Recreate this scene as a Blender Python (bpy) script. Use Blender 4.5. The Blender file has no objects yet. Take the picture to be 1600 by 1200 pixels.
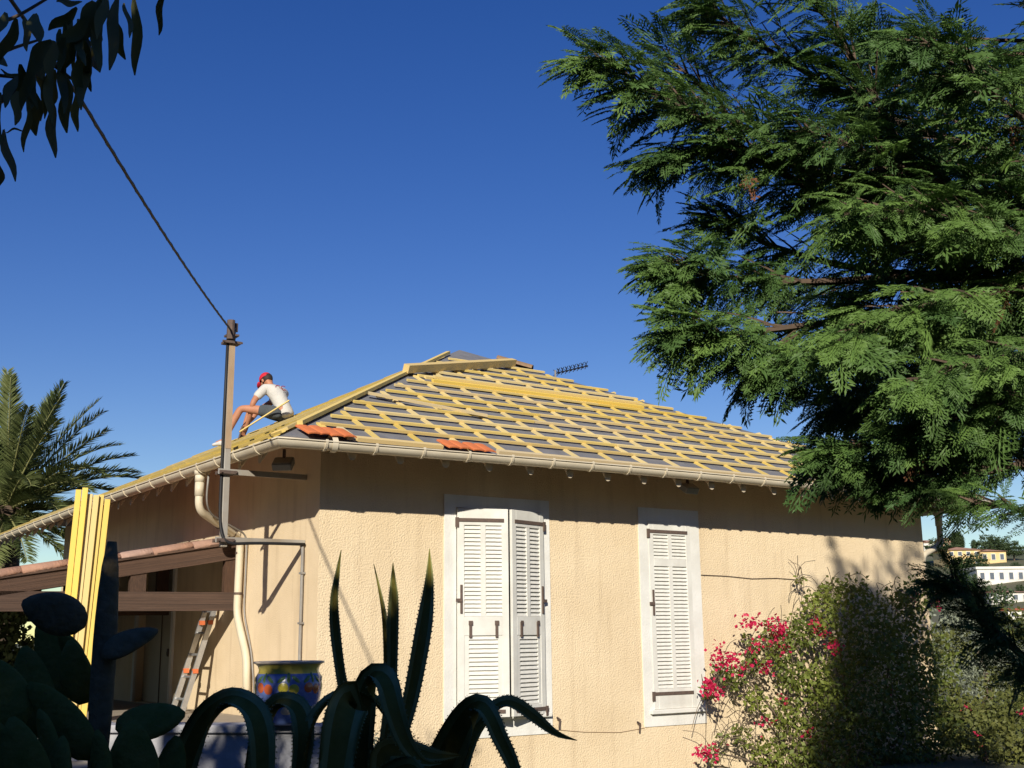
import bpy, math, random
import numpy as np
from mathutils import Vector, Matrix
SC = bpy.context.scene
COL = SC.collection
rnd = random.Random(7)
rng = np.random.default_rng(11)

# ------------------------------------------------------------------ camera, sky, sun, exposure
FPX, PITCH, ROLL, YAW = 1837.7, 0.2120, -0.0108, 0.5993      # focal length in px of a 1600 px wide picture
EYE = np.array([0.0, 0.0, 1.6])
def cam_axes():
    cp, sp, cr, sr = math.cos(PITCH), math.sin(PITCH), math.cos(ROLL), math.sin(ROLL)
    fw = np.array([0, cp, sp]); up = np.array([0, -sp, cp]); rt = np.array([1.0, 0, 0])
    return rt * cr + up * sr, -rt * sr + up * cr, fw
RT, UP, FW = cam_axes()
cam_d = bpy.data.cameras.new('camera'); cam = bpy.data.objects.new('camera', cam_d); COL.objects.link(cam)
cam_d.sensor_width = 36; cam_d.lens = 36 * FPX / 1600; cam_d.clip_start = 0.05; cam_d.clip_end = 3000
cam.matrix_world = Matrix(((RT[0], UP[0], -FW[0], EYE[0]), (RT[1], UP[1], -FW[1], EYE[1]), (RT[2], UP[2], -FW[2], EYE[2]), (0, 0, 0, 1)))
SC.camera = cam
CU, SU = math.cos(YAW), math.sin(YAW)
U3 = np.array([CU, SU, 0]); V3 = np.array([-SU, CU, 0]); Z3 = np.array([0, 0, 1.0])
CORNER = np.array([-1.9552, 11.8588, 0.0])                    # front left wall corner of the house
SUN = U3 * .855 + V3 * .972 - Z3 * .602; SUN = SUN / np.linalg.norm(SUN)   # direction the light travels
world = bpy.data.worlds.new('World'); SC.world = world; world.use_nodes = True
wn = world.node_tree.nodes; wn.clear()
sky = wn.new('ShaderNodeTexSky'); sky.sky_type = 'NISHITA'; sky.sun_disc = False
sky.sun_elevation = math.asin(-SUN[2]); sky.sun_rotation = math.atan2(-SUN[0], -SUN[1])
sky.air_density = 1.0; sky.dust_density = 0.05; sky.ozone_density = 2.0; sky.altitude = 100
bg = wn.new('ShaderNodeBackground'); bg.inputs[1].default_value = 0.085
wo = wn.new('ShaderNodeOutputWorld')
hsv = wn.new('ShaderNodeHueSaturation'); hsv.inputs['Hue'].default_value = .524; hsv.inputs['Saturation'].default_value = 1.38; hsv.inputs['Value'].default_value = 1.0
world.node_tree.links.new(sky.outputs[0], hsv.inputs['Color']); world.node_tree.links.new(hsv.outputs[0], bg.inputs[0]); world.node_tree.links.new(bg.outputs[0], wo.inputs[0])
sun_d = bpy.data.lights.new('sun', 'SUN'); sun_d.energy = 5.0; sun_d.angle = math.radians(0.55); sun_d.color = (1.0, .93, .80)
sun = bpy.data.objects.new('sun', sun_d); COL.objects.link(sun); sun.location = (-3, -20, 30)
sun.rotation_euler = Vector(SUN).to_track_quat('-Z', 'Y').to_euler()
SC.view_settings.view_transform = 'Standard'; SC.view_settings.look = 'None'; SC.view_settings.gamma = 1
SC.view_settings.exposure = 0.15
SC.render.engine = 'CYCLES'; SC.cycles.max_bounces = 6; SC.cycles.transparent_max_bounces = 6

# ------------------------------------------------------------------ pixel helpers
def ray(x, y):
    d = FW + RT * (x - 800) / FPX - UP * (y - 600) / FPX
    return d / d[1]                                            # unit step in Y
def at(x, y, Y): return EYE + ray(x, y) * Y
def H(s, t, z): return CORNER + U3 * s + V3 * t + Z3 * z        # house coordinates to world
def pxm(Y): return FPX / Y

# ------------------------------------------------------------------ materials
def nt(m): return m.node_tree.nodes, m.node_tree.links
MATS = {}
def mat(name, col, rough=.7, var=.12, vscale=6, col2=None, bump=0, bscale=60, metal=0, trans=0, objvar=0, attr=None, stretch=None, spec=.4, detail=6, bump2=0, b2scale=8, streak=0):
    """procedural principled material: noise colour variation between col and col2, noise bump, optional translucency"""
    m = bpy.data.materials.new(name); m.use_nodes = True; n, l = nt(m); n.clear()
    out = n.new('ShaderNodeOutputMaterial'); p = n.new('ShaderNodeBsdfPrincipled')
    p.inputs['Roughness'].default_value = rough; p.inputs['Metallic'].default_value = metal
    p.inputs['Specular IOR Level'].default_value = spec
    tc = n.new('ShaderNodeTexCoord'); src = tc.outputs['Object']
    if stretch:
        mp = n.new('ShaderNodeMapping'); mp.inputs['Scale'].default_value = stretch; l.new(src, mp.inputs[0]); src = mp.outputs[0]
    nz = n.new('ShaderNodeTexNoise'); nz.inputs['Scale'].default_value = vscale; nz.inputs['Detail'].default_value = detail; nz.inputs['Roughness'].default_value = .6
    l.new(src, nz.inputs['Vector'])
    c2 = col2 if col2 else tuple(c * (1 - var * 2) for c in col)
    mr = n.new('ShaderNodeMapRange'); mr.inputs[1].default_value = .3; mr.inputs[2].default_value = .7; l.new(nz.outputs[0], mr.inputs[0])
    fac = mr.outputs[0]
    if attr:
        at_ = n.new('ShaderNodeAttribute'); at_.attribute_name = attr
        ad = n.new('ShaderNodeMath'); ad.operation = 'MULTIPLY_ADD'; ad.inputs[1].default_value = .35; l.new(fac, ad.inputs[0])
        sc_ = n.new('ShaderNodeMath'); sc_.operation = 'MULTIPLY'; sc_.inputs[1].default_value = .65; l.new(at_.outputs['Fac'], sc_.inputs[0]); l.new(sc_.outputs[0], ad.inputs[2]); fac = ad.outputs[0]
    mx = n.new('ShaderNodeMix'); mx.data_type = 'RGBA'; mx.inputs[6].default_value = (*col, 1); mx.inputs[7].default_value = (*c2, 1)
    l.new(fac, mx.inputs[0]); colour = mx.outputs[2]
    if streak:
        sm = n.new('ShaderNodeMapping'); sm.inputs['Scale'].default_value = (4.5, 4.5, .45); l.new(tc.outputs['Object'], sm.inputs[0]); sn = n.new('ShaderNodeTexNoise'); sn.inputs['Scale'].default_value = 1.6; sn.inputs['Detail'].default_value = 8; l.new(sm.outputs[0], sn.inputs['Vector'])
        sr = n.new('ShaderNodeMapRange'); sr.inputs[1].default_value = .52; sr.inputs[2].default_value = .72; sr.inputs[4].default_value = streak; l.new(sn.outputs[0], sr.inputs[0])
        sx = n.new('ShaderNodeMix'); sx.data_type = 'RGBA'; sx.inputs[7].default_value = (col[0] * .55, col[1] * .5, col[2] * .45, 1); l.new(sr.outputs[0], sx.inputs[0]); l.new(colour, sx.inputs[6]); colour = sx.outputs[2]
    if objvar:
        oi = n.new('ShaderNodeObjectInfo'); hs = n.new('ShaderNodeHueSaturation')
        m1 = n.new('ShaderNodeMapRange'); m1.inputs[3].default_value = 1 - objvar; m1.inputs[4].default_value = 1 + objvar * .6; l.new(oi.outputs['Random'], m1.inputs[0]); l.new(m1.outputs[0], hs.inputs['Value'])
        m2 = n.new('ShaderNodeMapRange'); m2.inputs[3].default_value = 1.1; m2.inputs[4].default_value = 1 - objvar * 1.6; 
        fr = n.new('ShaderNodeMath'); fr.operation = 'FRACT'; mu = n.new('ShaderNodeMath'); mu.operation = 'MULTIPLY'; mu.inputs[1].default_value = 7.3
        l.new(oi.outputs['Random'], mu.inputs[0]); l.new(mu.outputs[0], fr.inputs[0]); l.new(fr.outputs[0], m2.inputs[0]); l.new(m2.outputs[0], hs.inputs['Saturation'])
        l.new(colour, hs.inputs['Color']); colour = hs.outputs[0]
    l.new(colour, p.inputs['Base Color'])
    if bump:
        b = n.new('ShaderNodeBump'); b.inputs['Strength'].default_value = bump; b.inputs['Distance'].default_value = .02
        bn = n.new('ShaderNodeTexNoise'); bn.inputs['Scale'].default_value = bscale; bn.inputs['Detail'].default_value = 4; l.new(src, bn.inputs['Vector']); l.new(bn.outputs[0], b.inputs['Height'])
        if bump2:
            b2 = n.new('ShaderNodeBump'); b2.inputs['Strength'].default_value = bump2; b2.inputs['Distance'].default_value = .03
            bn2 = n.new('ShaderNodeTexNoise'); bn2.inputs['Scale'].default_value = b2scale; bn2.inputs['Detail'].default_value = 3; l.new(src, bn2.inputs['Vector']); l.new(bn2.outputs[0], b2.inputs['Height']); l.new(b2.outputs[0], b.inputs['Normal'])
        l.new(b.outputs[0], p.inputs['Normal'])
    if trans:
        tr = n.new('ShaderNodeBsdfTranslucent'); l.new(colour, tr.inputs['Color']); ms = n.new('ShaderNodeMixShader'); ms.inputs[0].default_value = trans
        l.new(p.outputs[0], ms.inputs[1]); l.new(tr.outputs[0], ms.inputs[2]); l.new(ms.outputs[0], out.inputs[0])
    else: l.new(p.outputs[0], out.inputs[0])
    MATS[name] = m; return m

M_stucco = mat('rough_stucco', (.84, .685, .465), .95, col2=(.73, .575, .37), vscale=.9, bump=.65, bscale=55, bump2=.12, b2scale=12, spec=.15, detail=9, streak=.28)
M_smooth = mat('smooth_render', (.82, .66, .45), .95, col2=(.72, .57, .37), vscale=1.6, bump=.3, bscale=90, spec=.15, detail=9, streak=.35)
M_white = mat('white_masonry_paint', (.83, .82, .77), .8, col2=(.68, .665, .61), vscale=2.2, bump=.15, bscale=50, spec=.2, detail=8, streak=.22)
M_shut = mat('white_shutter_paint', (.79, .78, .72), .6, col2=(.62, .605, .55), vscale=3.2, bump=.05, bscale=40, spec=.3, detail=10, streak=.2)
M_iron = mat('weathered_iron', (.10, .075, .065), .75, col2=(.16, .11, .085), vscale=30, metal=.2)
M_wood = mat('yellow_treated_pine', (.80, .61, .195), .75, col2=(.69, .49, .14), vscale=5, stretch=(1, 9, 9), objvar=.12, spec=.25)
M_woodd = mat('raw_pine', (.74, .57, .26), .8, col2=(.58, .42, .18), vscale=6, stretch=(1, 10, 10), objvar=.13, spec=.2)
M_felt = mat('grey_roofing_felt', (.205, .205, .215), .85, col2=(.15, .15, .16), vscale=5, bump=.6, bscale=9, spec=.3)
M_pvc = mat('cream_gutter_plastic', (.70, .62, .47), .5, col2=(.60, .52, .38), vscale=4, spec=.4)
M_soffit = mat('brown_soffit_boards', (.30, .19, .11), .85, col2=(.22, .14, .08), vscale=3, stretch=(8, 1, 1))
M_tail = mat('cream_rafter_paint', (.66, .56, .42), .8, col2=(.5, .42, .3), vscale=8)
M_terra = mat('terracotta', (.72, .22, .075), .8, col2=(.62, .17, .06), vscale=9, bump=.2, bscale=60, spec=.25)
M_oldtile = mat('old_terracotta', (.50, .26, .16), .9, col2=(.32, .18, .125), vscale=7, bump=.5, bscale=40, objvar=.2, spec=.15, detail=8)
M_beam = mat('dark_stained_beam', (.15, .076, .042), .8, col2=(.045, .025, .016), vscale=4.5, stretch=(.8, 9, 9), bump=.6, bscale=18, objvar=.15)
M_pole = mat('galvanised_grey', (.42, .41, .38), .6, col2=(.33, .27, .20), vscale=3, metal=.25, stretch=(1, 1, .6))
M_poletop = mat('rusted_pole_face', (.50, .38, .25), .75, col2=(.36, .24, .14), vscale=4, stretch=(2, 2, .5), metal=.1)
M_black = mat('black_cable', (.02, .02, .022), .6, spec=.35)
M_grey = mat('grey_conduit', (.30, .29, .27), .6, col2=(.22, .20, .18), vscale=9)
M_alu = mat('aluminium', (.60, .60, .60), .4, metal=.7, vscale=20)
M_orange = mat('orange_plastic', (.75, .19, .07), .5)
M_lamp = mat('grey_lamp_casing', (.25, .25, .24), .5, metal=.2)
M_glassl = mat('lamp_glass', (.45, .45, .42), .15, spec=.6)
M_dark = mat('dark_window', (.02, .02, .022), .12, spec=.6)
M_door = mat('beige_door_paint', (.50, .43, .32), .6, col2=(.42, .36, .27), vscale=3)
M_lowall = mat('pale_garden_wall', (.46, .46, .48), .9, col2=(.33, .33, .35), vscale=4, bump=.6, bscale=18, detail=9)
M_floor = mat('terrace_paving', (.36, .31, .25), .9, col2=(.28, .24, .19), vscale=5)
M_ground = mat('dry_garden_ground', (.13, .12, .065), .95, col2=(.075, .085, .035), vscale=.7, bump=.5, bscale=9, detail=10)
M_hill = mat('scrub_hillside', (.075, .10, .04), .95, col2=(.15, .13, .075), vscale=.04, bump=.5, bscale=.4, detail=10)
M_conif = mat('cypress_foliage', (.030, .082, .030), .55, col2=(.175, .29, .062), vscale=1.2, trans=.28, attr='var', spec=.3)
M_brown = mat('dead_cypress_spray', (.20, .085, .04), .8, trans=.2)
M_bark = mat('bark', (.075, .05, .036), .9, col2=(.13, .09, .06), vscale=12, bump=.6, bscale=25)
M_agave = mat('agave_leaf', (.14, .125, .025), .85, col2=(.22, .18, .045), vscale=9, spec=.10, bump=.25, bscale=30, detail=9)
M_agedge = mat('agave_margin', (.30, .30, .11), .5, col2=(.20, .22, .08), vscale=9, spec=.35)
M_cactus = mat('cactus_pad', (.12, .14, .03), .9, col2=(.19, .18, .05), vscale=16, spec=.08, bump=.5, bscale=35, detail=9)
M_cactold = mat('old_cactus_stem', (.16, .125, .07), .95, col2=(.26, .20, .12), vscale=14, spec=.05, bump=.8, bscale=25)
M_avo = mat('leathery_leaf', (.10, .115, .035), .6, col2=(.19, .15, .05), vscale=9, trans=.12, attr='var', spec=.35)
M_palm = mat('palm_leaflet', (.060, .095, .028), .5, col2=(.18, .20, .07), vscale=3, trans=.15, attr='var', spec=.4)
M_rachis = mat('palm_rachis', (.26, .26, .10), .6)
M_bleaf = mat('bougainvillea_leaf', (.065, .105, .022), .55, col2=(.27, .31, .055), vscale=3, trans=.3, attr='var')
M_twig = mat('dry_twig', (.17, .125, .085), .9, col2=(.10, .075, .05), vscale=12)
M_flower = mat('crimson_bract', (.64, .02, .085), .6, col2=(.52, .015, .09), vscale=30, trans=.3)
M_olive = mat('olive_leaf', (.17, .20, .13), .6, col2=(.33, .36, .27), vscale=3, trans=.15, attr='var')
M_shrub = mat('garden_shrub_leaf', (.06, .085, .02), .6, col2=(.20, .20, .05), vscale=3, trans=.25, attr='var')
M_htree = mat('far_tree_leaf', (.025, .05, .018), .7, col2=(.065, .095, .03), vscale=.4, attr='var')
M_skin = mat('tanned_skin', (.50, .22, .12), .6, vscale=9, var=.08)
M_shirt = mat('off_white_cotton', (.60, .575, .52), .9, col2=(.53, .51, .46), vscale=8, bump=.9, bscale=8)
M_shorts = mat('slate_shorts', (.075, .085, .09), .9, vscale=10, bump=.3, bscale=14)
M_red = mat('red_cap', (.66, .022, .04), .7)
M_print = mat('dark_red_print', (.30, .03, .06), .8)
M_print2 = mat('navy_print', (.07, .06, .14), .8)
M_shoe = mat('pale_shoe', (.62, .60, .56), .8)
M_hair = mat('dark_hair', (.035, .022, .016), .7)
M_villay = mat('yellow_villa_wall', (.80, .58, .28), .9, vscale=.5)
M_villaw = mat('white_villa_wall', (.80, .76, .68), .9, vscale=.5)
M_villap = mat('pink_villa_wall', (.72, .40, .30), .9, vscale=.5)
M_vroof = mat('villa_roof_tiles', (.46, .26, .17), .9, vscale=1.5)
M_vwin = mat('villa_window', (.13, .15, .18), .2)

# ------------------------------------------------------------------ mesh helpers
def setvar(me, var):
    a = me.attributes.new('var', 'FLOAT', 'POINT'); a.data.foreach_set('value', np.asarray(var, np.float32))
def np_mesh(name, v, f, var=None, smooth=False):
    me = bpy.data.meshes.new(name); v = np.asarray(v, np.float32).reshape(-1, 3); f = np.asarray(f, np.int32); k = f.shape[1]
    me.vertices.add(len(v)); me.vertices.foreach_set('co', v.ravel())
    me.loops.add(f.size); me.loops.foreach_set('vertex_index', f.ravel())
    me.polygons.add(len(f)); me.polygons.foreach_set('loop_start', np.arange(0, f.size, k, dtype=np.int32))
    me.polygons.foreach_set('use_smooth', np.full(len(f), smooth)); me.update(calc_edges=True)
    if var is not None: setvar(me, var)
    return me
def link(name, me, m=None, parent=None, kind=None):
    o = bpy.data.objects.new(name, me); COL.objects.link(o)
    if m is not None and len(me.materials) == 0: me.materials.append(m)
    if parent: o.parent = parent
    if kind: o['kind'] = kind
    return o
def tag(o, label, cat, group=None, kind=None):
    o['label'] = label; o['category'] = cat
    if group: o['group'] = group
    if kind: o['kind'] = kind
    return o
def thing(name, label, cat, loc=(0, 0, 0), rz=0, group=None):
    o = bpy.data.objects.new(name, None); COL.objects.link(o); o.location = tuple(loc); o.rotation_euler = (0, 0, rz)
    o.empty_display_size = .1
    return tag(o, label, cat, group)
class MB:
    def __init__(s): s.v = []; s.f = []
    def add(s, vs, fs):
        k = len(s.v); s.v += [tuple(map(float, p)) for p in vs]; s.f += [tuple(i + k for i in f) for f in fs]; return s
    def box(s, a, b):
        (x0, y0, z0), (x1, y1, z1) = a, b
        return s.add([(x0, y0, z0), (x1, y0, z0), (x1, y1, z0), (x0, y1, z0), (x0, y0, z1), (x1, y0, z1), (x1, y1, z1), (x0, y1, z1)],
                     [(3, 2, 1, 0), (4, 5, 6, 7), (0, 1, 5, 4), (1, 2, 6, 5), (2, 3, 7, 6), (3, 0, 4, 7)])
    def bar(s, p, q, w, h, up=(0, 0, 1)):
        p = np.array(p, float); q = np.array(q, float); d = q - p; d /= np.linalg.norm(d); up = np.array(up, float)
        sd = np.cross(d, up); sd /= np.linalg.norm(sd); u = np.cross(sd, d)
        vs = [e + sd * a * w / 2 + u * b * h / 2 for e in (p, q) for a, b in ((-1, -1), (1, -1), (1, 1), (-1, 1))]
        return s.add(vs, [(0, 1, 2, 3), (7, 6, 5, 4), (1, 0, 4, 5), (2, 1, 5, 6), (3, 2, 6, 7), (0, 3, 7, 4)])
    def tube(s, path, r, n=8, cap=True):
        P = np.array(path, float); R = r if hasattr(r, '__len__') else [r] * len(P); k0 = len(s.v); T = np.gradient(P, axis=0); T /= np.linalg.norm(T, axis=1)[:, None] + 1e-9
        ref = np.array([0, 0, 1.0]) if abs(T[0][2]) < .8 else np.array([1.0, 0, 0]); a = np.cross(T[0], ref); a /= np.linalg.norm(a)
        for i in range(len(P)):
            a = a - T[i] * (a @ T[i]); a /= np.linalg.norm(a); b = np.cross(T[i], a)
            s.v += [tuple(P[i] + R[i] * (a * math.cos(2 * math.pi * k / n) + b * math.sin(2 * math.pi * k / n))) for k in range(n)]
        for i in range(len(P) - 1):
            for k in range(n):
                s.f.append((k0 + i * n + k, k0 + i * n + (k + 1) % n, k0 + (i + 1) * n + (k + 1) % n, k0 + (i + 1) * n + k))
        if cap: s.f.append(tuple(k0 + k for k in range(n))[::-1]); s.f.append(tuple(k0 + (len(P) - 1) * n + k for k in range(n)))
        return s
    def lathe(s, prof, n=24, c=(0, 0, 0)):
        k0 = len(s.v)
        for r, z in prof: s.v += [(c[0] + r * math.cos(2 * math.pi * k / n), c[1] + r * math.sin(2 * math.pi * k / n), c[2] + z) for k in range(n)]
        for i in range(len(prof) - 1):
            for k in range(n): s.f.append((k0 + i * n + k, k0 + i * n + (k + 1) % n, k0 + (i + 1) * n + (k + 1) % n, k0 + (i + 1) * n + k))
        return s
    def prism(s, poly, h, axis=2):
        """extrude polygon (list of 3d points) along vector h"""
        n = len(poly); h = np.array(h, float); vs = [np.array(p, float) for p in poly]; vs += [p + h for p in vs]
        return s.add(vs, [tuple(range(n))[::-1], tuple(range(n, 2 * n))] + [(i, (i + 1) % n, n + (i + 1) % n, n + i) for i in range(n)])
    def mesh(s, name, smooth=False):
        me = bpy.data.meshes.new(name); me.from_pydata(s.v, [], s.f); me.update()
        if smooth: me.polygons.foreach_set('use_smooth', [True] * len(me.polygons))
        return me
    def build(s, name, m, parent=None, smooth=False, kind=None): return link(name, s.mesh(name, smooth), m, parent, kind)
def rounded(o, w=.004, seg=2):
    b = o.modifiers.new('edge', 'BEVEL'); b.width = w; b.segments = seg; b.limit_method = 'ANGLE'; return o
UNIT = {}
def unit(m):
    """unit cube shared by all bars of a material"""
    if m.name not in UNIT:
        me = MB().box((-.5, -.5, -.5), (.5, .5, .5)).mesh('bar_' + m.name); me.materials.append(m); UNIT[m.name] = me
    return UNIT[m.name]
def piece(name, m, p, q, w, h, parent=None, up=(0, 0, 1)):
    """a bar from p to q (parent space) as an object of its own that shares one unit mesh"""
    p = Vector(p); q = Vector(q); d = (q - p); L = d.length; d.normalize(); up = Vector(up); sd = up.cross(d); sd.normalize(); u = d.cross(sd)
    o = bpy.data.objects.new(name, unit(m)); COL.objects.link(o)
    Mx = Matrix((( d[0], sd[0], u[0], 0), (d[1], sd[1], u[1], 0), (d[2], sd[2], u[2], 0), (0, 0, 0, 1)))
    o.matrix_local = Matrix.Translation((p + q) / 2) @ Mx @ Matrix.Diagonal((L, w, h, 1))
    if parent: o.parent = parent
    return o
def kites(base, d, side, L, W, bend=None, mid=.45):
    """leaf kites: base(N,3), unit direction d, unit side; returns verts and quads"""
    N = len(base); L = np.broadcast_to(L, (N,))[:, None]; W = np.broadcast_to(W, (N,))[:, None]
    tip = base + d * L; m = base + d * L * mid
    if bend is not None: tip = tip + bend * L; 
    v = np.stack([base, m + side * W / 2, tip, m - side * W / 2], 1).reshape(-1, 3)
    return v, np.arange(4 * N).reshape(N, 4)
def unitv(a): return a / (np.linalg.norm(a, axis=-1, keepdims=True) + 1e-9)
def rand_dirs(n, g=rng): return unitv(g.normal(size=(n, 3)))

# ------------------------------------------------------------------ ground and hills
def sstep(a, b, x): t = np.clip((np.asarray(x, float) - a) / (b - a), 0, 1); return t * t * (3 - 2 * t)
def hill_z(X, Y): return 27 * sstep(12, 62, -Y) * sstep(200, 110, np.abs(X)) + 27.5 * sstep(70, 430, Y) * sstep(10, 120, X) + 1.0 * np.sin(X * .05) * sstep(100, 200, Y) * sstep(10, 100, X)  # first term: unseen slope behind the camera, added to block low sky light
def make_ground():
    ys = np.concatenate([np.linspace(-400, -100, 4), np.linspace(-80, -10, 15), np.linspace(0, 60, 5), np.linspace(75, 500, 40), np.linspace(540, 1800, 12)]); xs = np.concatenate([np.linspace(-1200, -260, 5), np.linspace(-200, -60, 8), np.linspace(-40, 320, 46), np.linspace(360, 1500, 10)])
    X, Y = np.meshgrid(xs, ys); Zz = hill_z(X, Y); v = np.stack([X, Y, Zz], -1).reshape(-1, 3); nx = len(xs)
    f = [(j * nx + i, j * nx + i + 1, (j + 1) * nx + i + 1, (j + 1) * nx + i) for j in range(len(ys) - 1) for i in range(nx - 1)]
    me = np_mesh('ground', v, f, smooth=True); me.materials.append(M_ground); me.materials.append(M_hill)
    yc = np.array([v[q[0]][1] for q in f]); me.polygons.foreach_set('material_index', ((yc > 55) | (yc < -8)).astype(np.int32))
    link('ground', me, None, kind='structure')
make_ground()
def on_hill(x, y):
    for Y in np.arange(60, 900, 1.0):
        p = at(x, y, Y)
        if hill_z(p[0], p[1]) > p[2]: return np.array([p[0], p[1], float(hill_z(p[0], p[1]))])
    p = at(x, y, 390); return np.array([p[0], p[1], float(hill_z(p[0], p[1])) - .3])

# ------------------------------------------------------------------ the house
OV, ZG, TN = .819, 3.441, .5002            # overhang, gutter lip height, roof slope
LF, DP = 9.597, 10.2                       # front wall length, side wall length
RUN = 5.17; RR = LF + 2 * OV - RUN; TNR = RUN * TN / RR; APEX = -OV + RUN; REAR = APEX + RUN; LEND = 12.7
CS = math.sqrt(1 + TN * TN)
house = thing('house', 'single storey villa with peach stucco walls and its roof stripped to yellow battens', 'house', CORNER, YAW)
def walls_with_holes(mb, p0, du, Lh, z0, z1, holes, nrm, depth=.2):
    """vertical wall along du from p0 with rectangular holes (a,b,za,zb): face quads plus reveals"""
    p0 = np.array(p0, float); du = np.array(du, float); nrm = np.array(nrm, float)
    xs = sorted({0, Lh, *[h[0] for h in holes], *[h[1] for h in holes]}); zs = sorted({z0, z1, *[h[2] for h in holes], *[h[3] for h in holes]})
    P = lambda a, z, d=0: p0 + du * a + np.array([0, 0, z]) - nrm * d
    for i in range(len(xs) - 1):
        for j in range(len(zs) - 1):
            a, b, c, d = xs[i], xs[i + 1], zs[j], zs[j + 1]
            if any(h[0] <= a and b <= h[1] and h[2] <= c and d <= h[3] for h in holes): continue
            mb.add([P(a, c), P(b, c), P(b, d), P(a, d)], [(0, 1, 2, 3)])
    for a, b, c, d in holes:
        for (q1, q2) in (((a, c), (b, c)), ((b, c), (b, d)), ((b, d), (a, d)), ((a, d), (a, c))):
            mb.add([P(*q1), P(*q2), P(*q2, depth), P(*q1, depth)], [(0, 1, 2, 3)])
WTOP = 3.74
mb = MB(); walls_with_holes(mb, (0, 0, 0), (1, 0, 0), LF, -.3, WTOP, [(1.61, 2.735, .80, 2.985), (4.325, 5.005, .79, 2.965)], (0, -1, 0))
wallf = mb.build('wall', M_stucco, house); wallf['label'] = 'sunlit rough stucco front wall'
DOORS = [(10.2 - 5.78, 10.2 - 4.33, .8, 2.62 - .05), (10.2 - 8.3, 10.2 - 6.9, .8, 2.55)]
mb = MB(); walls_with_holes(mb, (0, DP, 0), (0, -1, 0), DP, -.3, WTOP, DOORS, (-1, 0, 0))
walll = mb.build('wall', M_smooth, house); walll['label'] = 'smooth rendered side wall beside the porch'
mb = MB(); walls_with_holes(mb, (LF, 0, 0), (0, 1, 0), DP, -.3, WTOP, [], (1, 0, 0)); walls_with_holes(mb, (LF, DP, 0), (-1, 0, 0), LF, -.3, WTOP, [], (0, 1, 0))
mb.build('wall', M_smooth, house)
# white painted bands round the windows, proud of the wall
def band(s0, s1, z0, z1, i0, i1, j0, j1):
    mb = MB(); e = .012; tj = lambda: rnd.uniform(-.002, .002)
    for a, b, c, d in ((s0, s1, j1, z1), (s0, s1, z0, j0), (s0, i0, j0, j1), (i1, s1, j0, j1)):
        mb.box((a, -e, c), (b, .02, d))
    o = mb.build('window_surround', M_white, house); return o
band(1.4603, 2.8535, .561, 3.121, 1.61, 2.735, .80, 2.985)
band(4.182, 5.163, .561, 3.121, 4.325, 5.005, .79, 2.965)
def casement(s0, s1, z0, z1):
    w = MB().box((s0, .15, z0), (s0 + .06, .2, z1)).box((s1 - .06, .15, z0), (s1, .2, z1)).box((s0 + .06, .15, z0), (s1 - .06, .2, z0 + .08)).box((s0 + .06, .15, z1 - .06), (s1 - .06, .2, z1)).build('window', M_shut, house)
    MB().box((s0 + .06, .17, z0 + .08), (s1 - .06, .18, z1 - .06)).build('pane', M_dark, w)
casement(1.61, 2.735, .80, 2.985); casement(4.325, 5.005, .79, 2.965)
for s0, s1, z, nm in ((1.53, 2.82, .742, 1), (4.262, 5.14, .70, 2)):
    rounded(MB().box((s0, -.06, z), (s1, .15, z + .05)).build('window_sill', M_white, house), .008)
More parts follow.
